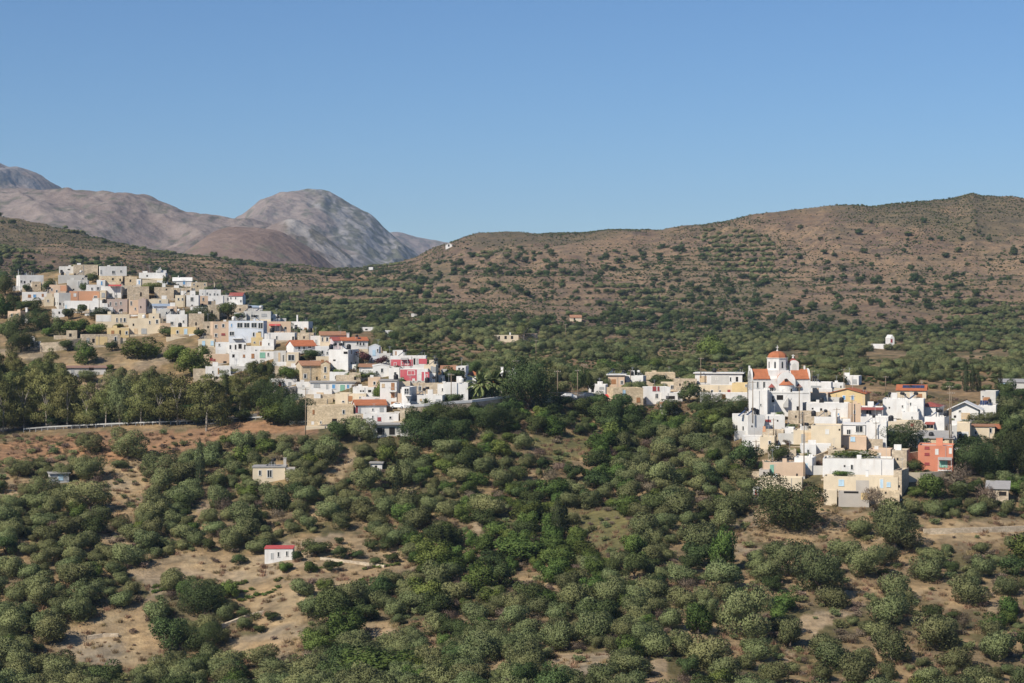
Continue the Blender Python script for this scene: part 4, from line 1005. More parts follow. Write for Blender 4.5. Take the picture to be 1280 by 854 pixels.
# ---------------------------------------------------------------- the church village
R_ = dict(group='houses around the church')
h('white church annex with outside stair and dark porch', 936,962,488,525,'W',[(951,506,1.5,3,'w'),(945,514,1.5,2,'w')], dep=5, **R_)
h('white priest house below the church with porch', 960,1003,490,521,'W',[(966,497,2,4,'w'),(966.5,499,3,8,'d'),(975,497,8,6,'d'),(989,488,1.5,4,'d'),(997,511,3,6,'d')], ext=[('stair',979,985,497,506),('band',491.5,'L')], dep=4, **R_)
h('white house with blank front and cream left side', 915,955,519,547,'W',[(940,533,1.5,2,'d')], yaw=-24, dep=9, sidewin=True, **R_)
h('white low house below the blank front', 927,966,546,561,'W',[(955,551,1.5,2,'d')], yaw=-6, **R_)
h('small white house with red canopy', 954,981,520,538,'W',[(972,526,1.5,2,'d'),(957,526,6,2,'r'),(965,534,2,5,'g')], yaw=-4, **R_)
h('tan stone house below the church terrace', 985,1038,515,530,'S',[(995,521,2,3,'d')], dep=6, **R_)
h('tan stone walled yard house with orange pillar', 953,982,538,552,'S',[(970,545,2,3,'d')], dep=5, ext=[('panel',953.5,957,533,540,'T')], **R_)
h('small white house with grey awning side', 981,994,535,551,'W',[(991,543,2,5,'g')], dep=5, **R_)
h('cream house with dark door and roof tank', 992,1016,538,556,'C',[(1004,548.5,4,11,'g'),(1010,546,8,10,'Q' if 0 else 'y')], yaw=3, **R_)
h('tall yellow cream house with white niche', 1014,1054,532,562,'C',[(1034,540,4,6,'W'),(1049,537,1.5,1.5,'d')], yaw=4, dep=8, **R_)
h('white yard wall house at foot of the yellow one', 1017,1039,555,568,'W',[], dep=3, **R_)
h('plain white house behind the yellow cream one', 1018,1050,521,534,'W',[(1047,528,1.5,3,'w')], **R_)
h('peach house with green door and weathered wall', 952,1006,578,599,'P',[(965,588,4,13,'e'),(996,594,2,4,'d')], dep=7, yaw=-4, sidewin=False, **R_)
h('grey breeze block room beside the green door', 949,964,587,600,'G',[(955,591,1.5,2,'d')], dep=4, dd=-2, **R_)
h('cream stone base house behind the big round bush', 949,1004,597,614,'C',[(960,606,2,3,'d')], dep=4, **R_)
h('small white house with pale blue window', 993,1020,572,593,'W',[(1007,582,4,5,'l'),(1012,588,2,3,'w')], dep=5, **R_)
h('wide dazzling white house with blank front', 1029,1118,574,598,'W',[(1065,584,3,6,'w'),(1056,583,1.5,2,'d')], yaw=2, dep=9, **R_)
h('long cream house with pale blue doors on valley side', 1030,1123,596,615,'C',[(1052,604,6,7,'l'),(1101.5,604,4,11,'L'),(1110,605,4,5,'l')], yaw=3, dep=5, sidewin=False, ext=[('panel',1070,1086,600.5,614,'G'),('chim',1083,7)], **R_)
h('low cream cellar house under the long cream one', 1030,1047,613,632,'C',[], dep=3, **R_)
h('grey cellar with dark slot opening', 1048,1086,615,634,'G',[(1064,615.5,18,2,'d')], dep=3, ext=[('panel',1076,1085.5,616,624.5,'Y')], **R_)
h('ochre cellar wall house beside the dry brown bush', 1086,1124,614,631,'O',[(1107,616,1.5,1.5,'d')], dep=3, **R_)
h('square peach house with white door', 1086,1116,562,577,'P',[(1099,570,4,7,'W')], yaw=5, sidewin=False, dep=6, **R_)
h('tall narrow tan stone tower house', 1117,1136,588,621,'S',[(1124,608,2,3,'d')], yaw=12, sidewin=False, dep=7, **R_)
h('ruined stone house above the tower house', 1115,1137,563,590,'S',[(1122,574,2,3,'d')], name='ruin', cat='ruin', dep=6, **R_)
h('peach walled house with outside stair to roof', 1007,1037,491,506,'P',[(1034,499,2,7,'w')], ext=[('stair',1022,1035,493,505)], dep=6, **R_)
h('long white house with two small square holes', 1006,1063,504,521,'W',[(1016,511,2,2,'d'),(1026,512,3.5,3,'d')], yaw=-4, sidewin=False, **R_)
h('yellow house with red gable roof and blue shutters', 1037,1087,486,506,'Y',[(1055,497,3.5,5,'b'),(1065.5,497,3.5,5,'b')], roof='gy', rm='t', rh=6, yaw=10, sidewin=False, **R_)
h('white stacked house beside the church tiles', 998,1041,478,493,'W',[(1020,484,12,3,'g'),(1008,486,3,3,'d')], **R_)
h('white house with small blue window near skyline', 1036,1056,479,492,'W',[(1041,485,2,3,'b'),(1051,485,2,6,'w')], **R_)
h('white house highest behind the yellow gable', 1053,1077,470,483,'W',[(1068,477,5,5,'g'),(1058,476,2,3,'w')], dd=10, **R_)
h('white house with red tiled veranda roof', 1072,1106,509,524,'W',[(1086,515,7,5,'w'),(1098,514,3,6,'W')], ext=[('awn',1089,511.5,31,'d',2.2)], **R_)
h('big white stepped house between red roofs', 1104,1156,499,525,'W',[(1112,510,1.5,2,'d'),(1138,505,1,4,'w'),(1128,508,2,3,'w')], yaw=3, dep=8, **R_)
h('cream house with solar panels on tiled roof', 1121,1159,482,501,'C',[(1149,495,6,5,'n'),(1132,494,2,4,'w'),(1139,494,3,5,'W')], roof='gx', rm='t', rh=6, dd=6, ext=[('solar',1128,1155)], **R_)
h('white house over tan base with blue window', 1053,1084,530,547,'W',[(1061,540,5,6,'w'),(1074,536,9,8,'w')], roof='slab', rm='t', eave=.2, **R_)
h('tan base house with small pale blue shutter', 1052,1084,546,562,'P',[(1066,549,5,5,'l')], dep=5, **R_)
h('tall white house with zigzag outside stairs', 1083,1110,528,563,'W',[(1096,540,1,6,'g')], yaw=3, ext=[('stair',1085,1095,548,560)], **R_)
h('long tan flat house behind the round dark tree', 1107,1153,527,541,'C',[(1140,531,3,3,'r')], **R_)
h('white house with red pyramid roof', 1147,1179,503,523,'W',[(1165,516,1.5,2,'d'),(1173,512,3,5,'w')], roof='hip', rm='d', rh=5.5, yaw=10, sidewin=False, **R_)
h('white L shaped house with glazed porch', 1156,1188,521,546,'W',[(1160,535,3,7,'w'),(1165,535,3,7,'w'),(1185,541,2,2,'d')], ext=[('awn',1163,530,12,'d',1.4)], yaw=12, **R_)
h('ochre attic house with grey roof and solar panels', 1149,1191,541,558,'O',[(1179,549,2.5,4,'d')], roof='sh', rm='g', rh=7, dep=7, ext=[], **R_)
h('orange red house with white shutters and green balcony', 1148,1193,557,593,'R',[(1171,565,3.5,7,'W'),(1187.5,563.5,3,7,'W'),(1159,560,5,1,'r'),(1159,568,5,1,'r'),(1159,580,5,1,'r'),(1179,580,9,7,'e'),(1182.5,590,4,5,'e')], yaw=3, dep=8, ext=[('awn',1181,574,17,'g',1.2),('balc',1181,587,17)], **R_)
h('modern white gabled house with wide eaves', 1189,1225,503,530,'W',[(1207,520,10,7,'y'),(1194,521,3,3,'d'),(1200,514,3,2,'w')], roof='gy', rm='w', rh=8, eave=.9, yaw=4, **R_)
h('white wing with solar panels on flat roof', 1223,1246,507,524,'W',[(1230,514,2,3,'w')], dep=6, ext=[('solar',1225,1239)], **R_)
h('tan block house with rooftop hut and balcony', 1226,1249,489,512,'L',[(1233,500,8,6,'n'),(1229,496,2,3,'w')], yaw=8, ext=[('balc',1244,504,14)], dd=8, **R_)
h('cream house with white door panels below the modern one', 1190,1214,529,554,'C',[(1200,545,4,6,'w'),(1206,544,8,8,'W')], yaw=3, **R_)
h('long tan house with small tiled porch end', 1211,1243,532,550,'C',[(1220,541,3,4,'w'),(1238,538,3,6,'w')], roof='slab', rm='o', eave=.3, **R_)
h('open balcony wing under clay tile roof', 1239,1254,532,551,'L',[(1247,540,9,8,'d')], roof='sh', rm='c', rh=4, ext=[('balc',1247,547,13)], dep=5, **R_)
h('long grey farm shed among the olives', 1250,1300,475,487,'L',[(1256,481,8,6,'l'),(1270,481,3,3,'w')], roof='sh', rm='g', rh=3, name='shed', cat='shed', **R_)
h('garden shed with grey green roof beneath dry bushes', 1234,1261,604,630,'S',[(1253,617,9,5,'d')], roof='sh', rm='g', rh=7, dep=5, name='shed', cat='shed', **R_)
h('small wall hut with maroon gate beside big bush', 941,949,610,624,'L',[(945,617,4,9,'R')], dep=2.5, name='hut', cat='hut', **R_)
# ---- small houses filling the gaps between the ones above
for a in [
 ('pale plastered cottage under the round tree at village edge',53,71,352,363,'C',[(62,357,2,3,'d')]), ('small cream lean-to beside the peach orange panel house',55,67,371,383,'C',[(60,376,2,3,'w')]),
 ('little white house tucked beside the mauve one',127,141,384,395,'W',[(133,390,2,3,'w')]), ('cream block below the pale blue sheet roof',186,201,392,404,'C',[(192,397,2,3,'w')]),
 ('peach yard house between cream wall and solar topped house',200,213,404,417,'P',[(206,410,2,4,'N')]), ('stone cottage behind the peach joined house',254,267,402,420,'S',[(260,409,2,3,'d')]),
 ('peach cottage with single green shutter near chapel ruins',209,222,383,395,'P',[(215,388,2,3,'e')]), ('low white house under the cube houses',238,262,384,395,'W',[(250,389,3,4,'d')]),
 ('cream annexe under the grey cream terrace',262,279,386,397,'C',[(270,391,2,3,'w')]), ('tan rubble house beneath the faded red roof',290,311,381,393,'S',[(300,387,2,3,'d')]),
 ('white cottage left of the antenna cluttered house',292,308,391,402,'W',[(299,396,2,3,'b')]), ('white penthouse between peach awning house and stone one',331,350,395,404,'W',[(340,399,3,3,'w')]),
 ('small cream house between summit chapel and stone ruins',178,196,350,361,'C',[(186,355,2,3,'d')]), ('white cottage under the summit box house row',108,125,356,366,'W',[(115,361,2,3,'w')]),
 ('cream cottage right of the dark veranda roof',152,165,357,369,'C',[(158,362,2,3,'w')]), ('white shed roofed house beside the tan chimney tower',258,280,370,382,'W',[(268,376,2,3,'w')]),
 ('white yard house beneath the narrow shuttered cream house',112,136,379,392,'W',[(120,386,3,4,'d')]), ('grey white house between cream row and stone ruin',200,216,386,398,'L',[(208,391,2,3,'w')]),
 ]: h(*a, dep=5, **G_)
for a in [
 ('white house squeezed beside the mustard yellow one',328,345,424,437,'W',[(336,430,2,3,'w')]), ('white house between the two red tiled roofs',394,413,433,448,'W',[(403,440,3,4,'w'),(409,441,2,3,'w')]),
 ('cream house behind the tall blank white wall',395,412,446,459,'C',[(403,452,3,4,'n')]), ('white wing left of the ochre house end',356,372,459,475,'L',[(364,466,3,4,'w')]),
 ('rubble stone house under the small brown sheet roof',436,453,466,481,'S',[(444,473,3,4,'d')]), ('white house above the blue window terrace',412,437,465,479,'W',[(420,472,3,4,'w'),(430,472,2,4,'b')]),
 ('peach house beside the brown shuttered one',460,477,472,488,'P',[(468,479,3,4,'w')]), ('cream house between brown shutters and pink ground floor',497,513,477,492,'C',[(505,483,2,4,'w')]),
 ('white house stepping down beside the stone terrace',545,561,480,497,'W',[(553,487,2,4,'w')]), ('tiny white house right of the red door house',370,389,478,491,'W',[(379,484,2,4,'g')]),
 ('stone house below the long white row',343,358,458,474,'S',[(350,466,2,4,'d')]), ('white terrace house under the creeper tree',452,476,496,508,'W',[(463,502,3,4,'w')]),
 ('cream stone yard house behind the orange roof',441,460,492,503,'C',[(450,497,2,3,'w')]), ('white skyline house with grey door',388,402,420,434,'W',[(395,427,2,5,'G')]),
 ('pale house left of the pink storey',474,490,442,457,'L',[(482,449,3,4,'w')]), ('white house under the pink storey terrace',486,502,460,476,'W',[(494,467,3,4,'w')]),
 ('stone house right above the concrete carport',500,516,512,526,'S',[(508,519,3,4,'d')]), ('white annexe left of big tan stone house',371,386,508,524,'L',[(378,515,2,4,'w')]),
 ]: h(*a, dep=5, **V)
for a in [
 ('tan rubble house beside the windowless barn',842,871,474,488,'S',[(850,481,2,3,'d'),(862,480,2,3,'d')]), ('low stone yard house under the long white building',846,872,486,498,'S',[(858,492,3,4,'d')]),
 ]: h(*a, dep=5, **M_)
for a in [
 ('white house between priest house and stone terrace',980,1008,503,517,'W',[(990,510,2,3,'w'),(1000,510,3,4,'d')]), ('tan rubble yard below the tall yellow house',1034,1056,562,576,'S',[(1045,568,2,3,'d')]),
 ('white cottage left of the ochre attic',1134,1150,543,559,'W',[(1142,550,2,3,'w')]), ('tan house behind the lamp pole',1060,1076,505,531,'P',[(1068,515,2,4,'w')]),
 ('white terrace under the red veranda roof',1076,1112,521,533,'W',[(1090,527,3,3,'w')]), ('cream house between orange red and modern gabled house',1186,1196,532,557,'L',[(1191,541,2,4,'w')]),
 ('white house with blue door under the peach stair house',1036,1062,512,524,'W',[(1048,519,2,5,'B')]), ('white shoulder house right of the church gable',1012,1040,486,498,'W',[(1025,492,2,3,'w')]),
 ('rubble house above the green door house',960,995,562,580,'S',[(970,572,2,3,'d'),(985,570,2,3,'d')]), ('white house above the small pale blue window',1000,1020,556,573,'W',[(1010,564,3,4,'w')]),
 ('cream cottage beside the blank front white house',950,970,546,562,'C',[(962,553,3,4,'w')]), ('white low wing left of the red pyramid roof',1128,1150,515,530,'W',[(1140,522,2,3,'w')]),
 ('stone store behind the round dark tree',1100,1120,540,556,'S',[(1110,547,2,3,'d')]),
 ]: h(*a, dep=5, **R_)
# ---------------------------------------------------------------- lone buildings on the slopes
h('lone cream hut among olives with dark double door', 316,359,583,603,'C',[(325,591,3,6,'w'),(337,592,6,9,'w')], yaw=5, dep=5, roof='slab', rm='g', eave=.15, ext=[('chim',355,9,'G')], name='hut', cat='hut')
h('grey lean-to joined to the lone cream hut', 358,369,585,600,'G',[(363,592,3,5,'w')], dep=3, name='shed', cat='shed')
h('white container cabin with red roof on bare field', 331,368,685,702,'W',[(340,695,3,8,'G'),(348,693,2.5,6,'w'),(358.5,692,2.5,6,'w')], roof='sh', rm='r', rh=1.2, yaw=6, dep=3.2, sidewin=False, eave=.12, below=1.2, name='container_cabin', cat='cabin')
h('tiny white block hut with flat slab below the road', 463,479,578,589,'W',[(470,584,3,4,'d')], roof='slab', rm='g', eave=.3, dep=3, name='hut', cat='hut')
h('patchy corrugated metal shed below the road', 60,86,590,604,'L',[(66,597,4,7,'g'),(76,597,5,6,'l')], roof='sh', rm='g', rh=2, dep=4, yaw=-6, name='shed', cat='shed')
h('white shed by the road hidden in bushes', 573,588,519,527,'W',[(580,523,2,2,'d')], dep=3, name='shed', cat='shed')
h('far low cream farmhouse on the plateau beside round pine', 617,648,419,428,'C',[(624,422,2,4,'d'),(632,422,3,4,'d'),(640,422,3,4,'d')], ext=[('chim',638,3)], name='farmhouse')
h('far peach farmhouse wing beside the round pine', 648,672,417,428,'P',[(655,423,2,4,'d'),(666,422,2,4,'w')], name='farmhouse')
h('far low white farm building above the vineyard', 450,470,409,414,'W',[(458,412,3,2,'d')], dep=5, name='farmhouse')
h('far white house half hidden by vineyard trees', 474,491,413,422,'W',[(483,417,2,2,'d')], dep=5, name='farmhouse')
h('far tiny red roofed house on the hill foot', 712,727,394,402,'C',[(718,399,2,3,'d')], roof='gx', rm='o', rh=3, dep=6, name='farmhouse')
h('tiny white chapel on the ridge shoulder', 557,566,304,310,'W',[(561,307,2,3,'d')], roof='gy', rm='w', rh=2, dep=6, name='chapel', cat='chapel')
h('white chapel with curved gable above the olive trees', 1107,1118,419,434,'W',[(1111,426,2,4,'r')], roof='gy', rm='w', rh=4, dep=6, yaw=-22, sidewin=False, eave=.05, name='chapel', cat='chapel')
h('white yard wall of the far hill chapel', 1088,1108,430,436,'W',[], dep=2, name='yard_wall', cat='wall')
h('small white hut lower on the hill slope', 514,521,392,396,'W',[], dep=5, name='hut', cat='hut')
h('small white shrine hut between the hills', 461,467,334,338,'W',[], dep=6, name='hut', cat='hut')

# ---------------------------------------------------------------- the domed church
def church():
    d = ray(982, 521).y+6.5; s = d/F
    e = bpy.data.objects.new('church', None); COL.objects.link(e)
    px0, yb = 975.0, 526.0
    e.location = ((px0-CXP)*s, d, (HOR-yb)*s); e.rotation_euler = (0, 0, math.atan2(CXP-px0, F)+math.radians(9))
    X = lambda p: (p-px0)*s
    Z = lambda p: (yb-p)*s
    W_ = WALL['W']; T_ = TILEC
    D = 6.6; ym = D/2; x0, x1 = X(939.5), X(1013); ze, zr = Z(473.5), Z(462.5)
    m = MB(); m.poly([(x0,0,-3),(x1,0,-3),(x1,D,-3),(x0,D,-3),(x0,0,ze),(x1,0,ze),(x1,D,ze),(x0,D,ze),(x0,ym,zr-.06),(x1,ym,zr-.06)],
                     [(0,1,5,4),(2,3,7,6),(1,2,6,9,5),(3,0,4,8,7),(4,5,9,8),(7,8,9,6)]); m.build('nave', W_, e)
    xa, xb = X(962.5), X(990.5)
    for (u0, u1) in ((x0+.3, xa), (xb, x1-.25)):
        R = [(u0,-.25,ze-.13),(u0,ym,zr),(u0,D+.25,ze-.13),(u1,-.25,ze-.13),(u1,ym,zr),(u1,D+.25,ze-.13)]
        R2 = [(x,y,z+.16) for x,y,z in R]
        MB().poly(R+R2, [(6,9,10,7),(7,10,11,8),(0,1,4,3),(1,2,5,4),(0,6,7,1),(1,7,8,2),(3,4,10,9),(4,5,11,10),(0,3,9,6),(2,8,11,5)]).build('roof', T_, e)
    # rounded gable ends
    for u in (x0, x1-.3):
        m = MB(); n = 14; pts = [(u,-.1,-2),(u,D+.1,-2)]
        arc = [(u, ym+(ym+.1)*math.cos(math.pi*k/n), ze-.1+(zr-ze+.45)*math.sin(math.pi*k/n)**.8) for k in range(n+1)]
        front = [(u,-.1,-2)]+arc[::-1]+[(u,D+.1,-2)]
        k = len(front); V = front+[(x+.3,y,z) for x,y,z in front]
        m.poly(V, [tuple(range(k))[::-1], tuple(range(k,2*k))]+[(i,(i+1)%k,(i+1)%k+k,i+k) for i in range(k)]); m.build('gable_wall', W_, e)
    for u in (X(939), X(1008.5)):
        MB().box(u-.2, u+.2, ym-.2, ym+.2, zr-.3, zr+.95).build('chimney', W_, e)
    # barrel-vaulted transept with its white arched front
    cx = X(981.5); r = X(993)-cx; zs = Z(476.5)
    def arch(rr, y0, y1, zlow, name, mat, inner=None, n=22):
        V = []
        for y in (y0, y1):
            V += [(cx-rr,y,zlow)]+[(cx-rr*math.cos(math.pi*k/n), y, zs+rr*math.sin(math.pi*k/n)) for k in range(n+1)]+[(cx+rr,y,zlow)]
        k = n+3
        return MB().poly(V, [tuple(range(k)), tuple(range(k,2*k))[::-1]]+[(i+k,(i+1)%k+k,(i+1)%k,i) for i in range(k)]).build(name, mat, e)
    arch(r-.15, -1.25, D*.5, zs-.2, 'vault_roof', T_)
    arch(r-.32, -1.2, D*.5+.02, -3, 'transept', W_)
    arch(r, -1.55, -1.24, -3, 'transept_front', W_)
    # apse with half-cone roof
    ra = X(990)-cx; za = Z(481); m = MB(); n = 12
    V = [(cx,-1.55,-3)]+[(cx-ra*math.cos(math.pi*k/n), -1.56-ra*.75*math.sin(math.pi*k/n), -3) for k in range(n+1)]
    k = len(V); V += [(x,y,za) for x,y,z in V]
    m.poly(V, [tuple(range(k,2*k))]+[(i,(i+1)%k,(i+1)%k+k,i+k) for i in range(k)]); m.build('apse', W_, e)
    V = [(cx,-1.57,Z(472.6))]+[(cx-(ra+.2)*math.cos(math.pi*k/n), -1.57-(ra*.75+.2)*math.sin(math.pi*k/n), za-.02) for k in range(n+1)]
    MB().poly(V, [(0,i,i+1) for i in range(1,n+1)]+[tuple(range(n+1,0,-1))]).build('apse_roof', T_, e)
    MB().box(cx-.45, cx+.25, -2.3, -1.7, Z(477.5), Z(473.4)).build('roof_opening', DARK, e)
    # drum, dome, crosses
    cd = X(974.3); rd = X(987.2)-cd; zb, zt = Z(466), Z(448.3)
    MB().box(cd-rd*.98, cd+rd*.98, ym-rd*.98, ym+rd*.98, Z(475), Z(463)).build('drum_base', W_, e)
    m = MB(); m.lathe([(0.01,zb-1.0),(rd,zb-1.0),(rd,zt),(rd+.18,zt+.02),(rd+.18,zt+.16),(.01,zt+.16)], 8, (cd,ym)); m.build('drum', W_, e)
    for k in range(8):
        t = 2*math.pi*(k+.5)/8; rr = rd*math.cos(math.pi/8); c, sn = math.cos(t), math.sin(t)
        f = MB(); P = []
        for (ux, uz) in [(-.2,0),(.2,0),(.2,1.35),(.12,1.55),(0,1.62),(-.12,1.55),(-.2,1.35)]:
            P.append((cd+rr*c-ux*sn, ym+rr*sn+ux*c, Z(460.5)+uz))
        V = [(x+c*.03,y+sn*.03,z) for x,y,z in P]+[(x-c*.05,y-sn*.05,z) for x,y,z in P]
        f.poly(V, [tuple(range(7))]+[(i,i+7,(i+1)%7+7,(i+1)%7) for i in range(7)]); f.build('window', GLASS, e)
    prof = []; hd = Z(439.2)-zt-.16
    for k in range(11):
        t = math.pi/2*k/10; prof.append(((rd-.12)*math.cos(t)**.9+.01, zt+.161+hd*math.sin(t)))
    dm = MB(); dm.lathe(prof, 8, (cd,ym)); dm.build('dome', T_, e)
    def cross(x, y, z0, z1, name='cross'):
        hh = z1-z0; m = MB(); m.lathe([(.02,z0-.1),(.22,z0),(.26,z0+.18),(.18,z0+.34),(.05,z0+.4)], 10, (x,y))
        m.box(x-.07, x+.07, y-.07, y+.07, z0+.3, z1); m.box(x-.35, x+.35, y-.06, y+.06, z0+hh*.62, z0+hh*.62+.16); m.build(name, PAINT['w'], e)
    cross(cd, ym, Z(439.6), Z(432))
    # belfry
    cb = X(995.3); hb = X(1001)-cb; yb2 = ym+.6; z0, z1 = Z(466), Z(455)
    m = MB(); n = 12
    V = []
    for y in (yb2-hb, yb2+hb):
        V += [(cb-hb,y,z0)]+[(cb-hb*math.cos(math.pi*k/n), y, z1+hb*.75*math.sin(math.pi*k/n)) for k in range(n+1)]+[(cb+hb,y,z0)]
    k = n+3; m.poly(V, [tuple(range(k)), tuple(range(k,2*k))[::-1]]+[(i+k,(i+1)%k+k,(i+1)%k,i) for i in range(k)]); bf = m.build('belfry', W_, e)
    P = [(cb+ux*.55, yb2-hb-.02, z0+.55+uz) for ux, uz in [(-1,0),(1,0),(1,1.0),(.7,1.45),(0,1.65),(-.7,1.45),(-1,1.0)]]
    MB().poly(P+[(x,y+.05,z) for x,y,z in P], [tuple(range(7)), tuple(range(7,14))[::-1]]).build('belfry_arch', WALL['L'], bf)
    k_ = hb+.22; zq = Z(453.6)
    MB().poly([(cb-k_-.15,yb2-hb*.6,zq),(cb+k_,yb2-hb*.6,zq),(cb+k_,yb2+k_,zq),(cb-k_-.15,yb2+k_,zq),(cb-.1,yb2+.1,Z(447.6))], [(0,1,4),(1,2,4),(2,3,4),(3,0,4),(0,3,2,1)]).build('belfry_roof', TILED, e)
    cross(cb-.1, yb2+.1, Z(448.2), Z(443.5))
    # small red window canopies
    for p in (964.5, 998.5):
        c0 = X(p); w = .85; V = [(c0,-.02,Z(479.4))]+[(c0-w*math.cos(math.pi*k/8), -.02-.7*math.sin(math.pi*k/8), Z(484.2)) for k in range(9)]
        MB().poly(V, [(0,i,i+1) for i in range(1,9)]+[tuple(range(9,0,-1))]).build('window_canopy', TILED, e)
        win_part(e, c0, Z(488), .9, 1.3, 'w')
    for p in (947, 955): win_part(e, X(p), Z(481), .5, 1.5, 'w')
    MB().box(x0-.02, x1+.02, -.09, -.003, Z(491.5)-.1, Z(491.5)+.1).build('string_course', WALL['L'], e)
    tag(e, 'white domed church with orange tiled roofs and small belfry', 'church')
    FOOT.append((e.location.x, d+3, 9)); HOUSES.append(dict(x0=936, x1=1014, yt=463, yb=526, d=d, s=s, z=0, label='church', o=e, dep=7, a=0))
church()

# ---------------------------------------------------------------- roof furniture
for a in [(33,344,1),(42,344,-1),(100,344,1,'w'),(106,350,1),(152,358,1),(213,393,1),(222,393,1,'w'),(300,401,1),(320,401,-1),(311,389,1),(325,389,1,'w'),(382,402,1),(368,416,1),
          (355,416,1),(417,437,1),(428,437,-1),(448,422,-1),(504,445,1),(527,445,1),(483,456,1),(543,456,1),(540,479,1),(528,494,1),(778,470,1),(800,470,-1,'w'),(765,468,1),
          (925,466,1),(931,519,1),(940,519,1),(1002,538,1),(1010,538,-1),(1030,521,1),(1079,486,1),(1110,499,1),(1130,499,-1),(1143,499,1),(1090,530,1),(1170,521,1),(1006,478,1),
          (1020,478,-1),(1178,521,-1),(1098,509,1),(346,402,1),(340,583,1),(254,424,1),(234,369,1),(284,369,-1),(150,393,1),(60,365,1),(1235,507,1)]:
    solar(*a)
for a in [(28,344),(78,344),(268,362),(292,402,1.0,1.1,False),(340,416),(388,416),(414,437),(436,437),(495,475),(534,479),(577,479,1.1,1.1,False),(790,470),(893,466),(946,519),(1017,521),(1094,499),(1138,482),(1114,527),(1183,521),(1164,541),(1052,504),(1027,504),(225,409),(180,398,1.0,1.0,False),(130,376)]:
    tankbox(*a)
# ---------------------------------------------------------------- poles and masts
pole(23,337,362,'thin tall mast beside the white edge house', 0, r=.09, name='antenna_mast', mat=METAL)
UPX = [(124,363,393,'wooden pole in front of the terracotta walled house'),(230,355,394,'pole between the white and cream cube houses'),(382,485,545,'tall pole in front of the big tan stone house'),
 (564,467,505,'pole beside the white cubic house above parapet'),(645,450,488,'double armed power pole behind the palms'),(697,463,500,'slim pole beside the tiered conifer'),
 (722,462,500,'tall pole behind the parked cars'),(730,455,482,'pole behind the saddle road trees'),(788,462,486,'pole against the white upper storey house'),(876,447,470,'pole behind the long white house'),
 (941,476,526,'tall dark pole at the church wall'),(999,482,526,'pole before the church beside red canopy'),(967,523,545,'thin pole over the small red canopy house'),(1005,516,592,'wooden pole standing in front of the cream dark door house'),
 (1046,510,533,'pole rising behind the yellow cream house'),(1065,494,530,'pole with lamp in front of yellow gabled house'),(1095,527,562,'pole before the zigzag stair house'),(1187,482,553,'tall pole by the modern white gabled house'),
 (1189,490,553,'second slimmer pole beside the modern gabled house'),(1015,463,480,'short pole at the end of the church tiles'),(1055,461,482,'pole on skyline behind the small blue window house'),
 (1107,470,490,'slim pole on bare bank behind the church village'),(945,550,562,'thin pole over the blank white low house'),(707,405,425,'far pole on the plateau near round pine'),(670,425,445,'far pole below the peach farmhouse wing')]
for i, (x, a, b_, l) in enumerate(UPX):
    hh = [q for q in HOUSES if q['x0'] <= x <= q['x1'] and q['yt'] < b_-2 and q['yb'] > a]
    dmin = min([q['d'] for q in hh])-.8 if hh else None
    g = ray(x, b_)
    if dmin is None or g.y < dmin: pole(x, a, b_, l, 2 if 'double' in l else 1)
    else: pole(x, a, b_, l, 1, d=dmin)

# ---------------------------------------------------------------- road, parapets, guard rail, retaining walls
def strip(name, pts, w0, w1, lift, mat, seg=3.0, kindv='structure'):
    P = [ray(*p) if len(p) == 2 else Vector(p) for p in pts]; Q = []
    for a, b_ in zip(P, P[1:]):
        n = max(1, int((b_-a).length/seg))
        Q += [a.lerp(b_, i/n) for i in range(n)]
    Q.append(P[-1]); V = []
    for i, q in enumerate(Q):
        t = (Q[min(i+1,len(Q)-1)]-Q[max(i-1,0)]); t.z = 0; t.normalize(); nrm = Vector((-t.y, t.x, 0))
        for o in (w0, w1):
            p = q+nrm*o; V.append((p.x, p.y, max(ground(p.x, p.y), ground(q.x, q.y))+lift))
    o = mesh_np(name, V, [(2*i,2*i+1,2*i+3,2*i+2) for i in range(len(Q)-1)], [mat], True)
    return tag(link(name, o), kind=kindv), Q
ASPH = plain('asphalt', (.10,.095,.09), .95); DIRT = plain('dirt_track', (.33,.24,.15), 1)
road, RQ = strip('road', [(-60,541),(35,538),(120,534),(225,531),(330,525),(400,534),(460,548)], 0, 5.5, .05, ASPH)
def wall_line(name, label, cat, pts, hgt, th, mat, cap=None, follow=True, drop=1.5):
    """a wall along photo points (px, py of its foot)"""
    P = [ray(*p) for p in pts]; m = MB(); c = MB()
    top = [p.z+hgt for p in P]
    for (a, b_), ta, tb in zip(zip(P, P[1:]), top, top[1:]):
        t = (b_-a); t.z = 0; t.normalize(); nn = Vector((-t.y, t.x, 0))*th
        V = [a+Vector((0,0,-drop)), b_+Vector((0,0,-drop)), b_+nn+Vector((0,0,-drop)), a+nn+Vector((0,0,-drop))]
        V += [Vector((a.x,a.y,ta)), Vector((b_.x,b_.y,tb)), Vector((b_.x,b_.y,tb))+nn, Vector((a.x,a.y,ta))+nn]
        m.poly(V, [(0,3,2,1),(4,5,6,7),(0,1,5,4),(1,2,6,5),(2,3,7,6),(3,0,4,7)])
        if cap:
            W2 = [Vector((v.x, v.y, v.z)) for v in V[4:]]; o = nn.normalized()*.06
            W2 = [W2[0]-o, W2[1]-o, W2[2]+o, W2[3]+o]
            c.poly(W2+[v+Vector((0,0,cap[1])) for v in W2], [(0,3,2,1),(4,5,6,7),(0,1,5,4),(1,2,6,5),(2,3,7,6),(3,0,4,7)])
    e = bpy.data.objects.new(name, None); COL.objects.link(e); e.location = P[0]
    o = m.build('masonry', mat, e); o.location = -P[0]
    if cap: o2 = c.build('parapet', cap[0], e); o2.location = -P[0]
    return tag(e, label, cat, 'stone walls of the village', 'thing')
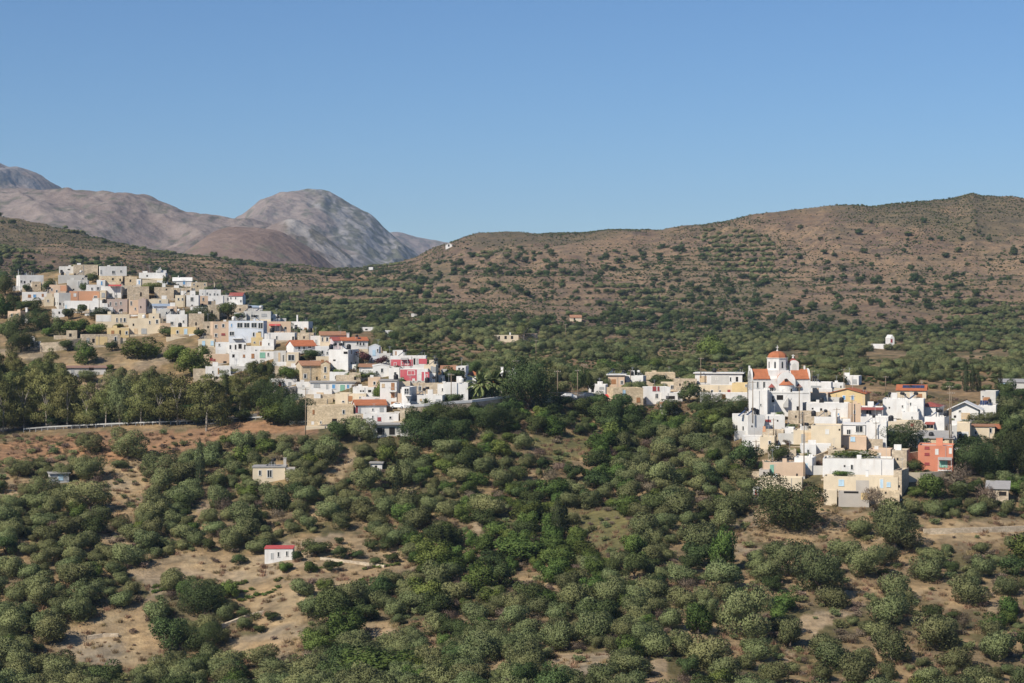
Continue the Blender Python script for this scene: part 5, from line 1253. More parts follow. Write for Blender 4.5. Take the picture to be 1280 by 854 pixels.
wall_line('retaining_wall', 'stone retaining wall with white parapet below the palms', 'wall', [(505,521),(530,519),(560,516),(590,514),(620,510),(645,507)], 2.0, .5, WALL['S'], (WALL['W'], .6), drop=2)
wall_line('retaining_wall', 'low stone wall with grey fence below parked cars', 'wall', [(679,503),(705,502),(730,502),(746,503)], 1.3, .4, WALL['S'], None)
wall_line('retaining_wall', 'rough stone retaining wall beside the tiny black doorway hut', 'wall', [(50,440),(70,439),(85,437),(102,434)], 2.6, .5, WALL['S'])
wall_line('retaining_wall', 'stone wall under the orange red house', 'wall', [(1136,603),(1150,603),(1165,602),(1182,601)], 2.0, .4, WALL['C'])
wall_line('retaining_wall', 'grey rubble wall above the dark bush', 'wall', [(1126,584),(1140,581),(1152,579)], 2.6, .4, WALL['S'])
wall_line('retaining_wall', 'tan stone wall below the yellow house niche', 'wall', [(1017,580),(1030,575),(1045,568)], 1.6, .4, WALL['O'])
wall_line('field_wall', 'dry stone terrace wall across the tan bank below village', 'wall', [(1155,668),(1190,667),(1230,666),(1280,664),(1330,662)], 1.0, .5, WALL['S'])
wall_line('field_wall', 'dry stone wall low in the bare garden field', 'wall', [(190,826),(205,828),(222,826)], .5, .5, WALL['L'])
wall_line('field_wall', 'grey stone terrace edge below the wide carob', 'wall', [(208,782),(225,786),(245,789),(262,788)], .7, .6, WALL['L'])
wall_line('field_wall', 'grey stone terrace edge right of the wide carob', 'wall', [(276,786),(295,779),(312,772),(330,768)], .6, .6, WALL['S'])
wall_line('field_wall', 'stone terrace edge above the crop rows by the cabin', 'wall', [(400,700),(425,703),(450,706),(480,710)], .5, .5, WALL['S'])
wall_line('field_wall', 'short stone bank low on the bare field', 'wall', [(110,800),(128,797),(148,797)], .6, .6, WALL['S'])
# guard rail along the road
RAILW = plain('pale_guard_rail', (.42,.42,.40), .5)
e = bpy.data.objects.new('guard_rail', None); COL.objects.link(e); rl = MB()
gp = [ray(x, y) for x, y in [(30,540),(60,537.5),(100,535.5),(140,533.5),(180,532),(225,530.5),(260,528.5),(290,527),(330,525)]]
e.location = gp[0]
for a, b_ in zip(gp, gp[1:]):
    rl.bar(a+Vector((0,-.3,.75)), b_+Vector((0,-.3,.75)), .06, .30)
o = rl.build('rail', RAILW, e); o.location = -gp[0]
for a, b_ in zip(gp, gp[1:]):
    for k in range(4):
        p = a.lerp(b_, k/4); o = MB().bar(p+Vector((0,-.22,-.3)), p+Vector((0,-.22,.9)), .1).build('post', METAL, e); o.location = -gp[0]
tag(e, 'long white guard rail along the road under the pines', 'guard rail')
# grey metal fence at the parking place
e = bpy.data.objects.new('fence', None); COL.objects.link(e); fp = [ray(x, y)+Vector((0,.35,1.25)) for x, y in [(680,503),(705,502),(730,502),(745,503)]]; e.location = fp[0]
for a, b_ in zip(fp, fp[1:]):
    m = MB(); m.bar(a+Vector((0,0,.1)), b_+Vector((0,0,.1)), .05); m.bar(a+Vector((0,0,1.0)), b_+Vector((0,0,1.0)), .05)
    n = int((b_-a).length/.3)
    for i in range(n): p = a.lerp(b_, i/n); m.bar(p, p+Vector((0,0,1.05)), .03)
    o = m.build('fence_panel', METAL, e); o.location = -fp[0]
tag(e, 'grey metal railing fence on the stone wall by parked cars', 'fence')

# ---------------------------------------------------------------- cars
TYRE = plain('tyre', (.02,.02,.02), .9)
def car(px, py, col, label, rz, d=None, rm=None):
    g = ray(px, py) if d is None else Vector(((px-CXP)/F*d, d, (HOR-py)/F*d))
    e = bpy.data.objects.new('parked_car', None); COL.objects.link(e); e.location = g; e.rotation_euler = (0, 0, rz)
    pr = [(-2.05,.35),(-2.1,.75),(-1.95,.95),(-1.25,1.0),(-.65,1.42),(.75,1.45),(1.45,1.0),(2.0,.92),(2.1,.6),(2.05,.35)]
    V = [(x,-.82,z) for x,z in pr]+[(x,.82,z) for x,z in pr]; k = len(pr)
    for i, (x, z) in enumerate(pr):
        if z > 1.2: V[i] = (x,-.62,z); V[i+k] = (x,.62,z)
    MB().poly(V, [tuple(range(k)), tuple(range(k,2*k))[::-1]]+[(i+k,(i+1)%k+k,(i+1)%k,i) for i in range(k)]).build('body', plain('car_paint_'+label.split()[0], col, .3), e)
    for sy in (-1, 1):
        MB().poly([(-1.0,sy*.79,1.03),(1.2,sy*.79,1.03),(.7,sy*.665,1.37),(-.6,sy*.665,1.37)], [(0,1,2,3)]).build('side_window', GLASS, e)
        for wx in (-1.3, 1.3):
            w = MB(); w.tube([(wx,sy*.66,.32),(wx,sy*.86,.32)], [.32,.32], 14); w = w.build('wheel', TYRE, e)
            MB().tube([(wx,sy*.855,.32),(wx,sy*.875,.32)], [.18,.17], 10).build('rim', METAL, w)
    MB().poly([(1.42,-.66,1.02),(1.42,.66,1.02),(.80,.58,1.43),(.80,-.58,1.43)], [(0,1,2,3)]).build('windscreen', GLASS, e)
    for sy in (-.6, .6): MB().box(2.05, 2.12, sy-.16, sy+.16, .62, .78).build('headlight', PAINT['w'], e)
    tag(e, label, 'car', 'cars parked in the village')
car(499, 511, (.62,.63,.64), 'silver car parked beside the brown garage', 2.6)
car(756, 500, (.55,.06,.05), 'red car parked beside the tan stone house', 1.9)
car(710, 499, (.7,.7,.7), 'white car parked behind the grey fence', .3, d=ray(710,503).y+4)
car(735, 498, (.05,.06,.08), 'dark car parked behind the grey fence', .2, d=ray(735,503).y+4)
# ---------------------------------------------------------------- trees one can point to: (photo column, row of foot, width px, height px)
def near_foot(px, py):
    g = ray(px, py)
    # stand in front of any house whose wall would otherwise swallow it
    return g
SPEC_N = {}
def sp(kindkey, lst, name, label, cat, group=None, minw=.8):
    for t in lst:
        px, py, w, hh = t[:4]
        g = ray(px, py)
        if len(t) > 4: g = Vector(((px-CXP)/F*t[4], t[4], (HOR-py)/F*t[4]))
        else:
            for q in HOUSES:      # keep a tree that shows before a house in front of its wall
                if q['x0']-3 < px < q['x1']+3 and q['yt'] < py-1 and py > q['yb']-3 and q['d']-1.5 < g.y < q['d']+q['dep']:
                    dn = q['d']-1.2-w*.5*q['s']*.6; g = Vector(((px-CXP)/F*dn, dn, (HOR-py)/F*dn)); break
        s = g.y/F
        kk = 'bigolive' if kindkey == 'olive' and w*s > 5.5 else 'bush' if kindkey == 'dark' and w*s > 6.5 else kindkey
        tree(name, kk, g, max(minw, w*s), max(minw, hh*s*1.04), label, cat, group)
sp('dark', [(6,370,26,26),(17,385,18,16),(40,391,24,18),(27,390,14,13),(61,367,17,18),(33,365,10,10),(116,353,14,12),(105,365,9,11),(102,394,13,13),(86,400,15,14),(126,399,28,14),(50,412,36,26),(75,421,18,24),(20,415,28,22),(26,440,40,30),(10,428,24,24),
            (206,358,7,13),(252,403,36,20),(259,409,14,9),(285,400,25,21),(299,400,13,9),(210,421,18,13),(250,424,14,12),(84,439,18,13),(140,439,15,13)],
   'broadleaf_tree', 'dark green bushy tree growing among the upper village houses', 'tree', 'dark trees of the upper village')
sp('green', [(3,398,26,28),(101,337,22,6),(188,365,30,11),(109,455,30,28),(95,420,30,20),(120,419,28,14),(60,420,14,10),(172,449,40,26),(190,447,24,18),(138,464,12,8),(225,450,26,18),(215,452,20,20),(240,470,40,34),(148,411,14,6),(255,452,14,20)],
   'broadleaf_tree', 'fresh green bushy tree on the slope below the upper village', 'tree', 'green trees of the upper village')
sp('pine', [(4,540,44,62),(30,537,44,64),(58,536,44,66),(84,535,40,64),(108,534,36,54),(132,533,36,50),(176,532,40,56),(200,531,42,54),(222,531,44,62),(18,512,40,46),(48,510,44,48),(78,508,40,46),(-14,520,40,60),(-30,545,44,64)],
   'pine_tree', 'tall yellow green pine tree lining the road behind the guard rail', 'tree', 'pines along the road')
sp('pine', [(258,539,58,66)], 'pine_tree', 'broad leaning pine reaching down over the red road cutting', 'tree', 'pines along the road')
sp('pine', [(655,428,28,24)], 'pine_tree', 'round umbrella pine beside the far farmhouse on the plateau', 'tree', 'pines along the road')
sp('olive', [(150,531,30,58),(143,498,34,36),(160,500,30,38),(75,472,16,17),(110,478,26,15),(185,498,34,30),(205,500,34,30)], 'eucalyptus_tree', 'tall grey green pale trunked tree behind the guard rail', 'tree', 'grey trees by the road')
sp('cypress', [(250,609,12,58)], 'cypress_tree', 'slim dark cypress standing on the olive slope below the road cutting', 'tree', 'cypresses')
sp('cypress', [(497,626,13,50)], 'cypress_tree', 'slim cypress below the tiny white block hut', 'tree', 'cypresses')
sp('cypress', [(697,676,17,54)], 'cypress_tree', 'broad cypress with bare pale trunk in the valley garden', 'tree', 'cypresses')
sp('cypress', [(706,672,14,40)], 'cypress_tree', 'shorter cypress leaning against the broad one in the valley', 'tree', 'cypresses')
sp('cypress', [(1207,490,8,38),(1216,490,8,34),(1223,490,6,26),(1250,490,7,28),(1130,474,7,22),(1145,474,8,24)], 'cypress_tree', 'cypress rising among the trees behind the church village', 'tree', 'cypresses')
sp('dark', [(316,476,17,24),(328,476,17,25),(338,474,12,22),(388,451,27,13),(330,512,42,42),(352,522,38,42),(370,530,46,36),(423,552,28,27),(430,545,18,14),(503,483,10,11),(565,480,24,21),(576,478,14,14),(567,507,24,14),(595,506,12,10)],
   'broadleaf_tree', 'dark green tree growing among the middle village houses', 'tree', 'dark trees of the middle village')
sp('green', [(343,530,40,30),(359,474,22,15),(385,524,16,9),(425,474,20,12),(440,474,16,8),(458,474,28,10),(476,502,22,24),(548,506,12,12),(410,470,16,10)], 'broadleaf_tree', 'fresh green bush growing between the middle village houses', 'bush', 'green bushes of the middle village')
sp('olive', [(450,552,34,30),(376,474,18,14)], 'olive_tree', 'grey green olive beside the big tan stone house', 'tree', 'olives by the stone house')
sp('plum', [(456,456,18,18),(477,457,16,12)], 'plum_tree', 'purple leaved tree beside the narrow white gabled house', 'tree', 'purple leaved trees')
sp('bush', [(660,512,66,62)], 'broadleaf_tree', 'huge dark spreading tree at the saddle beside the palms', 'tree')
sp('dark', [(615,540,40,34),(560,535,44,32),(532,560,56,42),(585,530,26,20),(722,494,20,34),(735,492,18,24),(575,545,30,20),(600,532,26,22)], 'broadleaf_tree', 'dark leafy tree below the white parapet or by the parked cars', 'tree', 'dark trees at the saddle')
sp('olive', [(703,495,24,18),(745,478,20,14),(690,480,22,14)], 'olive_tree', 'grey green olive behind the grey fence at the saddle', 'tree', 'olives at the saddle')
sp('tiered', [(684,493,26,38)], 'conifer_tree', 'tiered dark conifer with level branches beside the huge dark tree', 'tree')
sp('dark', [(862,504,30,26),(890,512,36,22),(920,520,34,24),(905,525,30,20),(875,520,30,18)], 'broadleaf_tree', 'dark bushy tree below the long white saddle house', 'tree', 'dark trees below the saddle houses')
sp('green', [(884,448,32,28),(900,450,26,22),(790,463,26,18),(820,466,24,18),(760,470,26,20)], 'broadleaf_tree', 'bright green tree rising behind the saddle road houses', 'tree', 'green trees behind the saddle houses')
sp('dark', [(932,588,38,36)], 'broadleaf_tree', 'dense dark round tree in front of the blank white low house', 'tree')
sp('dark', [(973,579,26,24),(960,590,20,14)], 'broadleaf_tree', 'dark round tree above the weathered peach house', 'tree', 'dark trees of the church village')
sp('bush', [(986,662,94,64)], 'carob_tree', 'very large spreading dark bush below the weathered peach house', 'tree')
sp('bush', [(1125,563,54,36)], 'broadleaf_tree', 'broad round dark tree beside the zigzag stair house', 'tree')
sp('dark', [(1144,592,20,17)], 'broadleaf_tree', 'small round dark bush against the grey rubble wall', 'bush')
sp('dark', [(1214,594,52,42),(1242,592,52,44),(1272,596,46,66),(1262,556,30,40),(1205,556,13,13),(1214,557,15,11),(1190,640,24,16)], 'broadleaf_tree', 'dark leafy tree beside or below the tiled porch house', 'tree', 'dark trees beside the orange red house')
sp('olive', [(1231,534,40,18),(1250,545,26,20),(1265,540,26,22)], 'olive_tree', 'grey green tree in front of the modern white house', 'tree', 'olives of the church village')
sp('green', [(995,572,16,11),(1010,574,14,8),(1028,556,17,13),(1065,577,52,14),(1052,597,26,8),(1164,624,32,30),(1145,622,20,14),(973,524,14,9),(985,518,10,9)], 'ivy_bush', 'fresh green bush or creeper between the church village houses', 'bush', 'green bushes of the church village')
sp('dry', [(1092,640,28,30)], 'dry_bush', 'leafless brown bush before the ochre cellar wall', 'bush')
sp('dry', [(1235,636,28,30),(1198,608,34,28),(1180,612,22,22)], 'dry_bush', 'bare brown bush near the grey green garden shed', 'bush', 'dry bushes by the garden shed')
sp('dark', [(x+7*math.sin(x), 534-x*.022+math.sin(x*1.7), 22+6*math.sin(x*.7), 17+6*math.sin(x*2.1)) for x in range(-10, 330, 17)], 'shrub', 'dark low shrub between the pine trunks behind the guard rail', 'shrub', 'shrubs behind the guard rail')
# palms
for (px, py, w, hh, lab) in [(601,505,34,40,'tall date palm with orange fruit against the white colonnade'),(616,504,36,42,'middle date palm with orange fruit by the parapet'),(629,503,30,40,'date palm with orange fruit beside the huge dark tree'),(533,513,14,15,'small young palm before the low white garage'),(510,530,16,12,'low palm below the silver car')]:
    g = ray(px, py); s = g.y/F; e = bpy.data.objects.new('date_palm', None); COL.objects.link(e); e.location = g; e.scale = (w*s*1.1, w*s*1.1, hh*s); e.rotation_euler = (0,0,px*1.3)
    link('crown', PALM_CROWN, e); link('trunk', PALM_TRUNK, e)
    if 'orange' in lab: link('date_cluster', PALM_FRUIT, e)
    tag(e, lab, 'palm')
# foreground trees that stand out
sp('bush', [(255,768,64,44)], 'carob_tree', 'wide dark carob with several stems alone in the bare field', 'tree')
sp('dark', [(212,818,44,44),(250,812,52,34)], 'carob_tree', 'dark round tree below the stone terrace of the bare field', 'tree', 'dark trees in the bare field')
sp('green', [(405,738,26,14)], 'bush', 'fresh green clump of canes beside the bare field', 'bush')
sp('green', [(355,715,14,12),(388,716,18,14),(362,712,10,8)], 'citrus_bush', 'small round green citrus in front of the container cabin', 'bush', 'citrus bushes by the cabin')
sp('dark', [(414,714,22,14),(372,702,14,14),(395,695,36,20),(426,698,22,16),(446,698,20,10),(465,688,20,14),(470,707,16,10),(490,703,20,12),(485,688,26,16),(424,680,12,8)], 'citrus_bush', 'low dark garden bush in the terraced plot beside the cabin', 'bush', 'garden bushes beside the cabin')
sp('dark', [(304,772,16,11),(340,776,18,12),(324,790,18,9),(300,705,20,12),(300,828,18,14)], 'citrus_bush', 'small dark bush scattered over the bare field', 'bush', 'bushes on the bare field')
sp('green', [(430,806,46,44),(400,820,40,24),(600,745,46,40),(470,850,90,36),(540,712,44,36),(690,625,40,26),(650,700,60,26),(700,712,44,26),(660,655,40,26)], 'fig_tree', 'leafy bright green tree in the valley bottom', 'tree', 'bright green trees of the valley bottom')
sp('olive', [(160,573,46,36),(113,640,48,38),(55,628,40,32),(110,600,34,28),(200,602,48,36),(112,566,34,24),(80,600,26,18),(25,596,34,24),(150,585,20,10)], 'olive_tree', 'large single olive on the bare earth below the road cutting', 'tree', 'single olives below the road cutting')
sp('olive', [(1120,688,58,48),(1075,672,30,24),(1025,745,56,58),(985,720,60,42),(1080,722,46,40),(930,795,66,60),(988,810,32,36)], 'olive_tree', 'large dark olive standing apart on the tan bank below the church village', 'tree', 'single olives on the tan bank')
sp('green', [(873,793,34,38),(905,715,30,54)], 'bush', 'dense olive green shrub on the slope below the church village', 'bush', 'green shrubs on the slope')

# ---------------------------------------------------------------- filling the slopes
NEARP = [(-90,900),(-90,585),(30,578),(140,582),(240,562),(290,546),(330,541),(400,546),(440,562),(470,556),(520,548),(560,540),(640,530),(760,530),(860,540),(905,552),(910,592),(935,602),(940,640),(1040,652),(1140,640),(1200,632),(1260,625),(1370,615),(1370,900)]
THICK = [(505,556),(540,524),(570,522),(640,514),(680,509),(760,512),(830,524),(870,520),(912,528),(912,560),(860,548),(760,545),(650,548),(560,562)]
ABOVE = [(-90,535),(-90,440),(60,446),(78,470),(92,502),(235,505),(300,484),(330,505),(330,516),(225,524),(30,532)]
EDGE = [(-90,440),(-90,345),(8,345),(12,380),(28,405),(36,425),(30,430)]
RSIDE = [(1255,620),(1195,625),(1195,600),(1250,590),(1256,545),(1256,500),(1380,490),(1380,620)]
rng = np.random.default_rng(11)
cell = {}
def free(x, y, r):
    ci, cj = int(x//6), int(y//6)
    for i in (-1,0,1):
        for j in (-1,0,1):
            for (a, b_, rr) in cell.get((ci+i, cj+j), ()):
                if (a-x)**2+(b_-y)**2 < (r+rr)**2: return False
    return True
def put(x, y, r): cell.setdefault((int(x//6), int(y//6)), []).append((x, y, r))
for (x, y, r) in TREES_USED: put(x, y, min(r*.75, 3.5))
FA = np.array(FOOT)
def off_house(x, y, m=0.6): return np.all((FA[:,0]-x)**2+(FA[:,1]-y)**2 > (FA[:,2]+m)**2)
RQA = np.array([(q.x, q.y) for q in RQ])
cand = []
nc = 30000
dd = np.sqrt(rng.uniform(222**2, 500**2, nc)); pp = rng.uniform(-85, 1365, nc)
xx = (pp-CXP)/F*dd; zz = grid_lookup(GZ, xx, dd); ppx, ppy = to_px(xx, dd, zz)
jx2 = ppx+(fbm(xx/5, dd/5, 201, 2)-.5)*14; jy2 = ppy+(fbm(xx/5, dd/5, 203, 2)-.5)*10
ib = in_any(jx2, jy2+3, BARE); ig = in_any(ppx, ppy, GRASSY)
zone = np.where(inpoly(ppx, ppy, THICK), 2, np.where(inpoly(ppx, ppy, NEARP), 1, np.where(inpoly(ppx, ppy, ABOVE), 3, np.where(inpoly(ppx, ppy, EDGE), 4, np.where(inpoly(ppx, ppy, RSIDE), 5, 0)))))
tn = fbm(xx/26, dd/26, 211, 3); tn2 = fbm(xx/12, dd/12, 223, 3)
TR = []
_bm = in_any(*np.meshgrid(np.arange(-100, 1400, 2.0), np.arange(300, 900, 2.0), indexing='ij'), BARE+GRASSY)
def BM(px, py):
    i, j = int((px+100)/2), int((py-300)/2)
    return 0 <= i < _bm.shape[0] and 0 <= j < _bm.shape[1] and _bm[i, j]
KEEP = [(316,359,585,600),(331,368,684,702),(463,479,579,586),(60,86,591,602),(1030,1123,598,628),(941,948,611,621),(1236,1261,606,622),(952,1006,580,592),(1148,1192,558,590)]   # small buildings that stay in sight
def HM(px, py, hp, wpx):
    for a, b_, t, bt in KEEP:
        if px+wpx*1.4 > a and px-wpx*1.4 < b_ and py > bt and py-hp*.92 < bt-2: return True
    return False
for i in range(nc):
    z = zone[i]
    if z == 0 or ib[i] and rng.random() > .012 or ig[i] and rng.random() > .06: continue
    x, y, px, py = xx[i], dd[i], ppx[i], ppy[i]
    if not off_house(x, y): continue
    if np.min((RQA[:,0]-x)**2+(RQA[:,1]-y-2.5)**2) < 30: continue
    right = px > 830 and py > 650
    valley = sstep(480, 560, px)*(1-sstep(760, 830, px))*sstep(500, 530, py)*(1-sstep(720, 790, py))
    u = rng.random()
    if z == 2: k = 'green' if u < .36 else 'dark' if u < .93 else 'olive'
    elif z == 3: k = 'dark' if u < .25 else 'green' if u < .35 else 'olive' if u < .50 else 'pine'
    elif z in (4, 5): k = 'dark' if u < .5 else 'olive' if u < .8 else 'green'
    else:
        g_ = .06+.50*valley*(tn2[i] > .45); d_ = .07+.10*valley; y_ = .035+.05*(px > 560)*(px < 960)
        k = 'green' if u < g_ else 'dark' if u < g_+d_ else 'dry' if u < g_+d_+y_ else 'olive'
    w = rng.uniform(3.2, 5.6)*(1.1 if right else 1)*(1.15 if z == 2 else 1)*(.85+.4*tn[i])
    if k == 'dry': w *= .62
    if k == 'green': w *= .85
    if rng.random() < .2: w *= rng.uniform(.4, .7)
    hgt = w*rng.uniform(.66, 1.0)
    if k == 'pine': w *= 1.15; hgt = w*rng.uniform(1.3, 1.8)
    gap = (.38 if tn2[i] > .45 else .46) if not right else .66
    if z == 3: gap = .34
    hp = hgt*F/y; wpx = w*F/y*.3
    if z != 2 and BM(px, py-hp*.3) or BM(px, py-hp*.65) or BM(px-wpx, py-hp*.5) or BM(px+wpx, py-hp*.5):
        if rng.random() > .03: continue
    if HM(px, py, hp, wpx): continue
    if not free(x, y, w*gap): continue
    put(x, y, w*gap)
    TR.append((y, x, zz[i], w, hgt, k, px, py))
TR.sort()
def region(px, py):
    if py < 545 and px < 480: return 'on the slope above the guard railed road'
    if px < 150 and py > 640: return 'in the dense grove beside the bare field'
    if px < 560 and py < 700: return 'on the slope between the road and the container cabin'
    if px < 560: return 'below the bare field'
    if px < 840: return 'in the valley between the two villages'
    return 'on the slope below the church village'
NAMES = dict(olive=('olive_tree','grey green round crowned olive tree growing '), green=('leafy_bush','bright green leafy bush growing '), dark=('broadleaf_tree','dark green rounded evergreen tree growing '),
             dry=('dry_bush','bare brown twiggy bush standing '), pine=('pine_tree','yellow green pine growing '))
count = {}; REST = {k: [] for k in NAMES}
for (y, x, z, w, hgt, k, px, py) in TR:
    inview = -25 < px < 1305 and py-hgt*F/y < 854
    n = count.get(k, 0)
    if inview and n < {'olive':285,'green':140,'dark':140,'dry':60,'pine':30}[k]:
        count[k] = n+1; rg = region(px, py)
        tree(NAMES[k][0], k, (x, y, z-.08), w, hgt, NAMES[k][1]+rg, 'bush' if 'bush' in NAMES[k][0] else 'tree', NAMES[k][0].replace('_',' ')+('es ' if k in ('green','dry') else 's ')+rg)
    else: REST[k].append((x, y, z-.08, w, hgt))
print('near trees', count, {k: len(v) for k, v in REST.items()})

# ---------------------------------------------------------------- what nobody could count: instanced vegetation
def instancer(name, pts, meshes, label, cat):
    """pts rows: x, y, z, width, height"""
    pts = np.asarray(pts, float)
    if len(pts) == 0: return
    c = bpy.data.collections.new(name+'_source')
    for i, me in enumerate(meshes):
        c.objects.link(bpy.data.objects.new(name+'_clump', me))
    me = bpy.data.meshes.new(name); me.vertices.add(len(pts)); me.vertices.foreach_set('co', pts[:, :3].astype(np.float32).ravel())
    r = np.random.default_rng(len(pts))
    a = me.attributes.new('siz', 'FLOAT_VECTOR', 'POINT'); a.data.foreach_set('vector', (pts[:, [3,3,4]]*np.stack([r.uniform(.84,1.19,len(pts)), r.uniform(.84,1.19,len(pts)), np.ones(len(pts))], 1)).astype(np.float32).ravel())
    b_ = me.attributes.new('rot', 'FLOAT_VECTOR', 'POINT'); rr = np.zeros((len(pts),3), np.float32); rr[:,2] = r.uniform(0, 6.283, len(pts)); b_.data.foreach_set('vector', rr.ravel())
    ix = me.attributes.new('pick', 'INT', 'POINT'); ix.data.foreach_set('value', r.integers(0, len(meshes), len(pts)).astype(np.int32))
    for m_ in meshes[0].materials: me.materials.append(m_)
    ng = bpy.data.node_groups.new(name, 'GeometryNodeTree')
    ng.interface.new_socket('Geometry', in_out='INPUT', socket_type='NodeSocketGeometry'); ng.interface.new_socket('Geometry', in_out='OUTPUT', socket_type='NodeSocketGeometry')
    gi = ng.nodes.new('NodeGroupInput'); go = ng.nodes.new('NodeGroupOutput')
    ci = ng.nodes.new('GeometryNodeCollectionInfo'); ci.inputs['Collection'].default_value = c; ci.inputs['Separate Children'].default_value = True; ci.inputs['Reset Children'].default_value = True
    ip = ng.nodes.new('GeometryNodeInstanceOnPoints'); ip.inputs['Pick Instance'].default_value = True
    def na(n_, t):
        x_ = ng.nodes.new('GeometryNodeInputNamedAttribute'); x_.data_type = t; x_.inputs['Name'].default_value = n_; return [o for o in x_.outputs if o.name == 'Attribute' and o.enabled][0]
    er = ng.nodes.new('FunctionNodeEulerToRotation')
    L = ng.links.new
    L(gi.outputs[0], ip.inputs['Points']); L(ci.outputs[0], ip.inputs['Instance']); L(na('pick','INT'), ip.inputs['Instance Index'])
    L(na('rot','FLOAT_VECTOR'), er.inputs[0]); L(er.outputs[0], ip.inputs['Rotation']); L(na('siz','FLOAT_VECTOR'), ip.inputs['Scale'])
    L(ip.outputs[0], go.inputs[0])
    o = link(name, me); md = o.modifiers.new('scatter', 'NODES'); md.node_group = ng
    return tag(o, label, cat, kind='stuff')
CR = {k: [v[0] for v in KIND[k]] for k in KIND}
for k, nm in (('olive','olive_grove'),('green','leafy_thicket'),('dark','evergreen_thicket'),('dry','dry_thicket'),('pine','pine_wood')):
    instancer(nm, REST[k], CR[k], {'olive':'grey green olives massed on the slopes and below the villages','green':'fresh green bushes massed in the valley','dark':'dark evergreens massed on the slopes','dry':'bare brown bushes among the olives','pine':'pines massed above the road'}[k], 'trees')

# far plateau and hill
nc = 170000
dd = np.sqrt(rng.uniform(470**2, 1640**2, nc)); pp = rng.uniform(-60, 1340, nc)
xx = (pp-CXP)/F*dd; zz = grid_lookup(GZ, xx, dd); px, py = to_px(xx, dd, zz)
start = np.interp(pp, [-60,330,345,400,480,600,760,900,1100,1280,1340], [715,700,620,545,500,488,508,512,505,505,505])
ok = dd > start
fp1 = fbm(xx/95, dd/150, 301, 4); fp2 = fbm(xx/40, dd/60, 303, 4); fp3 = fbm(xx/160, dd/260, 307, 3); rowj = fbm(xx/30, dd/30, 311, 2)*1.6
lush = np.interp(py, [240,275,300,330,360,390,415,440,480], [.0,.06,.16,.24,.34,.50,.70,.80,.86])
lush = lush-.22*sstep(820,1000,px)*sstep(250,290,py)*(1-sstep(395,425,py))+.10*np.exp(-((px-480)/160)**2)*(py > 320)
grove = fp1 < .30+lush*.36
plateau = dd < 930
_tz = zz/TER+fbm(xx/80, dd/80, 43, 2)*1.5
frac = np.modf(np.where(plateau, (dd+xx*.25)/34.0+fbm(xx/60, dd/60, 313, 2)*1.3, _tz)+100+rng.normal(size=nc)*.09)[0]
u = rng.random(nc)
k_g = ok & grove & (frac < np.where(plateau, .50, .40)) & (u < np.where(plateau, .30, .34))
k_s = ok & ~k_g & (u > .90-.16*lush) & (fp2 < .44+.25*lush)
nn_ = rng.random(nc); cl = sstep(.40,.60,fbm(xx/60, dd/95, 331, 4)); k_t = ok & (dd > 900) & (nn_ < .10+.55*cl) & (fp2 > .30)
k_s &= (rng.random(nc) < .25+.9*cl)
k_b = ok & ~k_g & ~k_s & (u > .15) & (u < .158+.03*lush) & (fp3 > .42) & (dd < 1460)
FB = [[(485,427),(580,428),(645,435),(560,441),(490,437)], [(640,441),(700,436),(712,442),(650,449)], [(1075,441),(1130,436),(1140,446),(1085,451)], [(1185,463),(1218,458),(1215,470),(1188,473)],
      [(1140,480),(1245,477),(1245,488),(1140,491)], [(870,453),(930,450),(935,463),(880,465)], [(700,452),(760,448),(770,454),(710,459)], [(960,440),(1010,437),(1020,443),(970,447)], [(430,421),(470,419),(475,426),(435,428)], [(545,447),(600,449),(598,455),(550,453)], [(820,437),(880,434),(885,440),(825,443)], [(1180,440),(1260,436),(1265,442),(1190,447)]]
hpx = 3.2*F/dd
fb = (dd < 1000) & (in_any(px, py-hpx*.15, FB) | in_any(px, py-hpx*.5, FB) | in_any(px, py-hpx*.9, FB))
k_g &= ~fb; k_b &= ~fb
strip_bare = plateau & (fbm(xx/120, dd/60, 97, 3) > .52)
k_g &= ~(strip_bare & (u > .12))
for q in HOUSES:
    if q['d'] > 600:
        clr = (np.abs(px-(q['x0']+q['x1'])/2) < (q['x1']-q['x0'])*.5+1) & (dd > q['d']-(28 if 'chapel' in q['label'] else 70)*q['d']/900) & (dd < q['d']+q['dep']+1)
        k_g &= ~clr; k_s &= ~clr; k_b &= ~clr
occ = np.array([off_house(x, y, 2.0) if d_ < 640 else True for x, y, d_ in zip(xx, dd, dd)])
def rows(mask, lo, hi, asp, sel=None):
    m_ = mask & occ
    w = rng.uniform(lo, hi, m_.sum()); return np.stack([xx[m_], dd[m_], zz[m_]-.1, w, w*rng.uniform(asp[0], asp[1], m_.sum())], 1)
A = rows(k_g, 2.4, 3.9, (.62,.85)); A[A[:,1] < 930, 3:] *= 1.22
instancer('hillside_olive_grove', A, CR['olive'], 'terraced olive rows covering the plateau and the hillside behind the villages', 'trees')
instancer('hillside_scrub', np.concatenate([rows(k_s, .8, 2.3, (.5,.8)), rows(k_t, .4, 1.3, (.5,.9))]), CR['dark'][:2]+CR['olive'][:2], 'low dark scrub scattered over the brown hillside', 'scrub')
B_ = rows(k_b, 2.6, 6.0, (.65,.9)); instancer('hillside_woodland', B_, CR['dark'], 'dark round evergreen trees scattered over the hillside', 'trees')
print('far', len(A), len(B_))

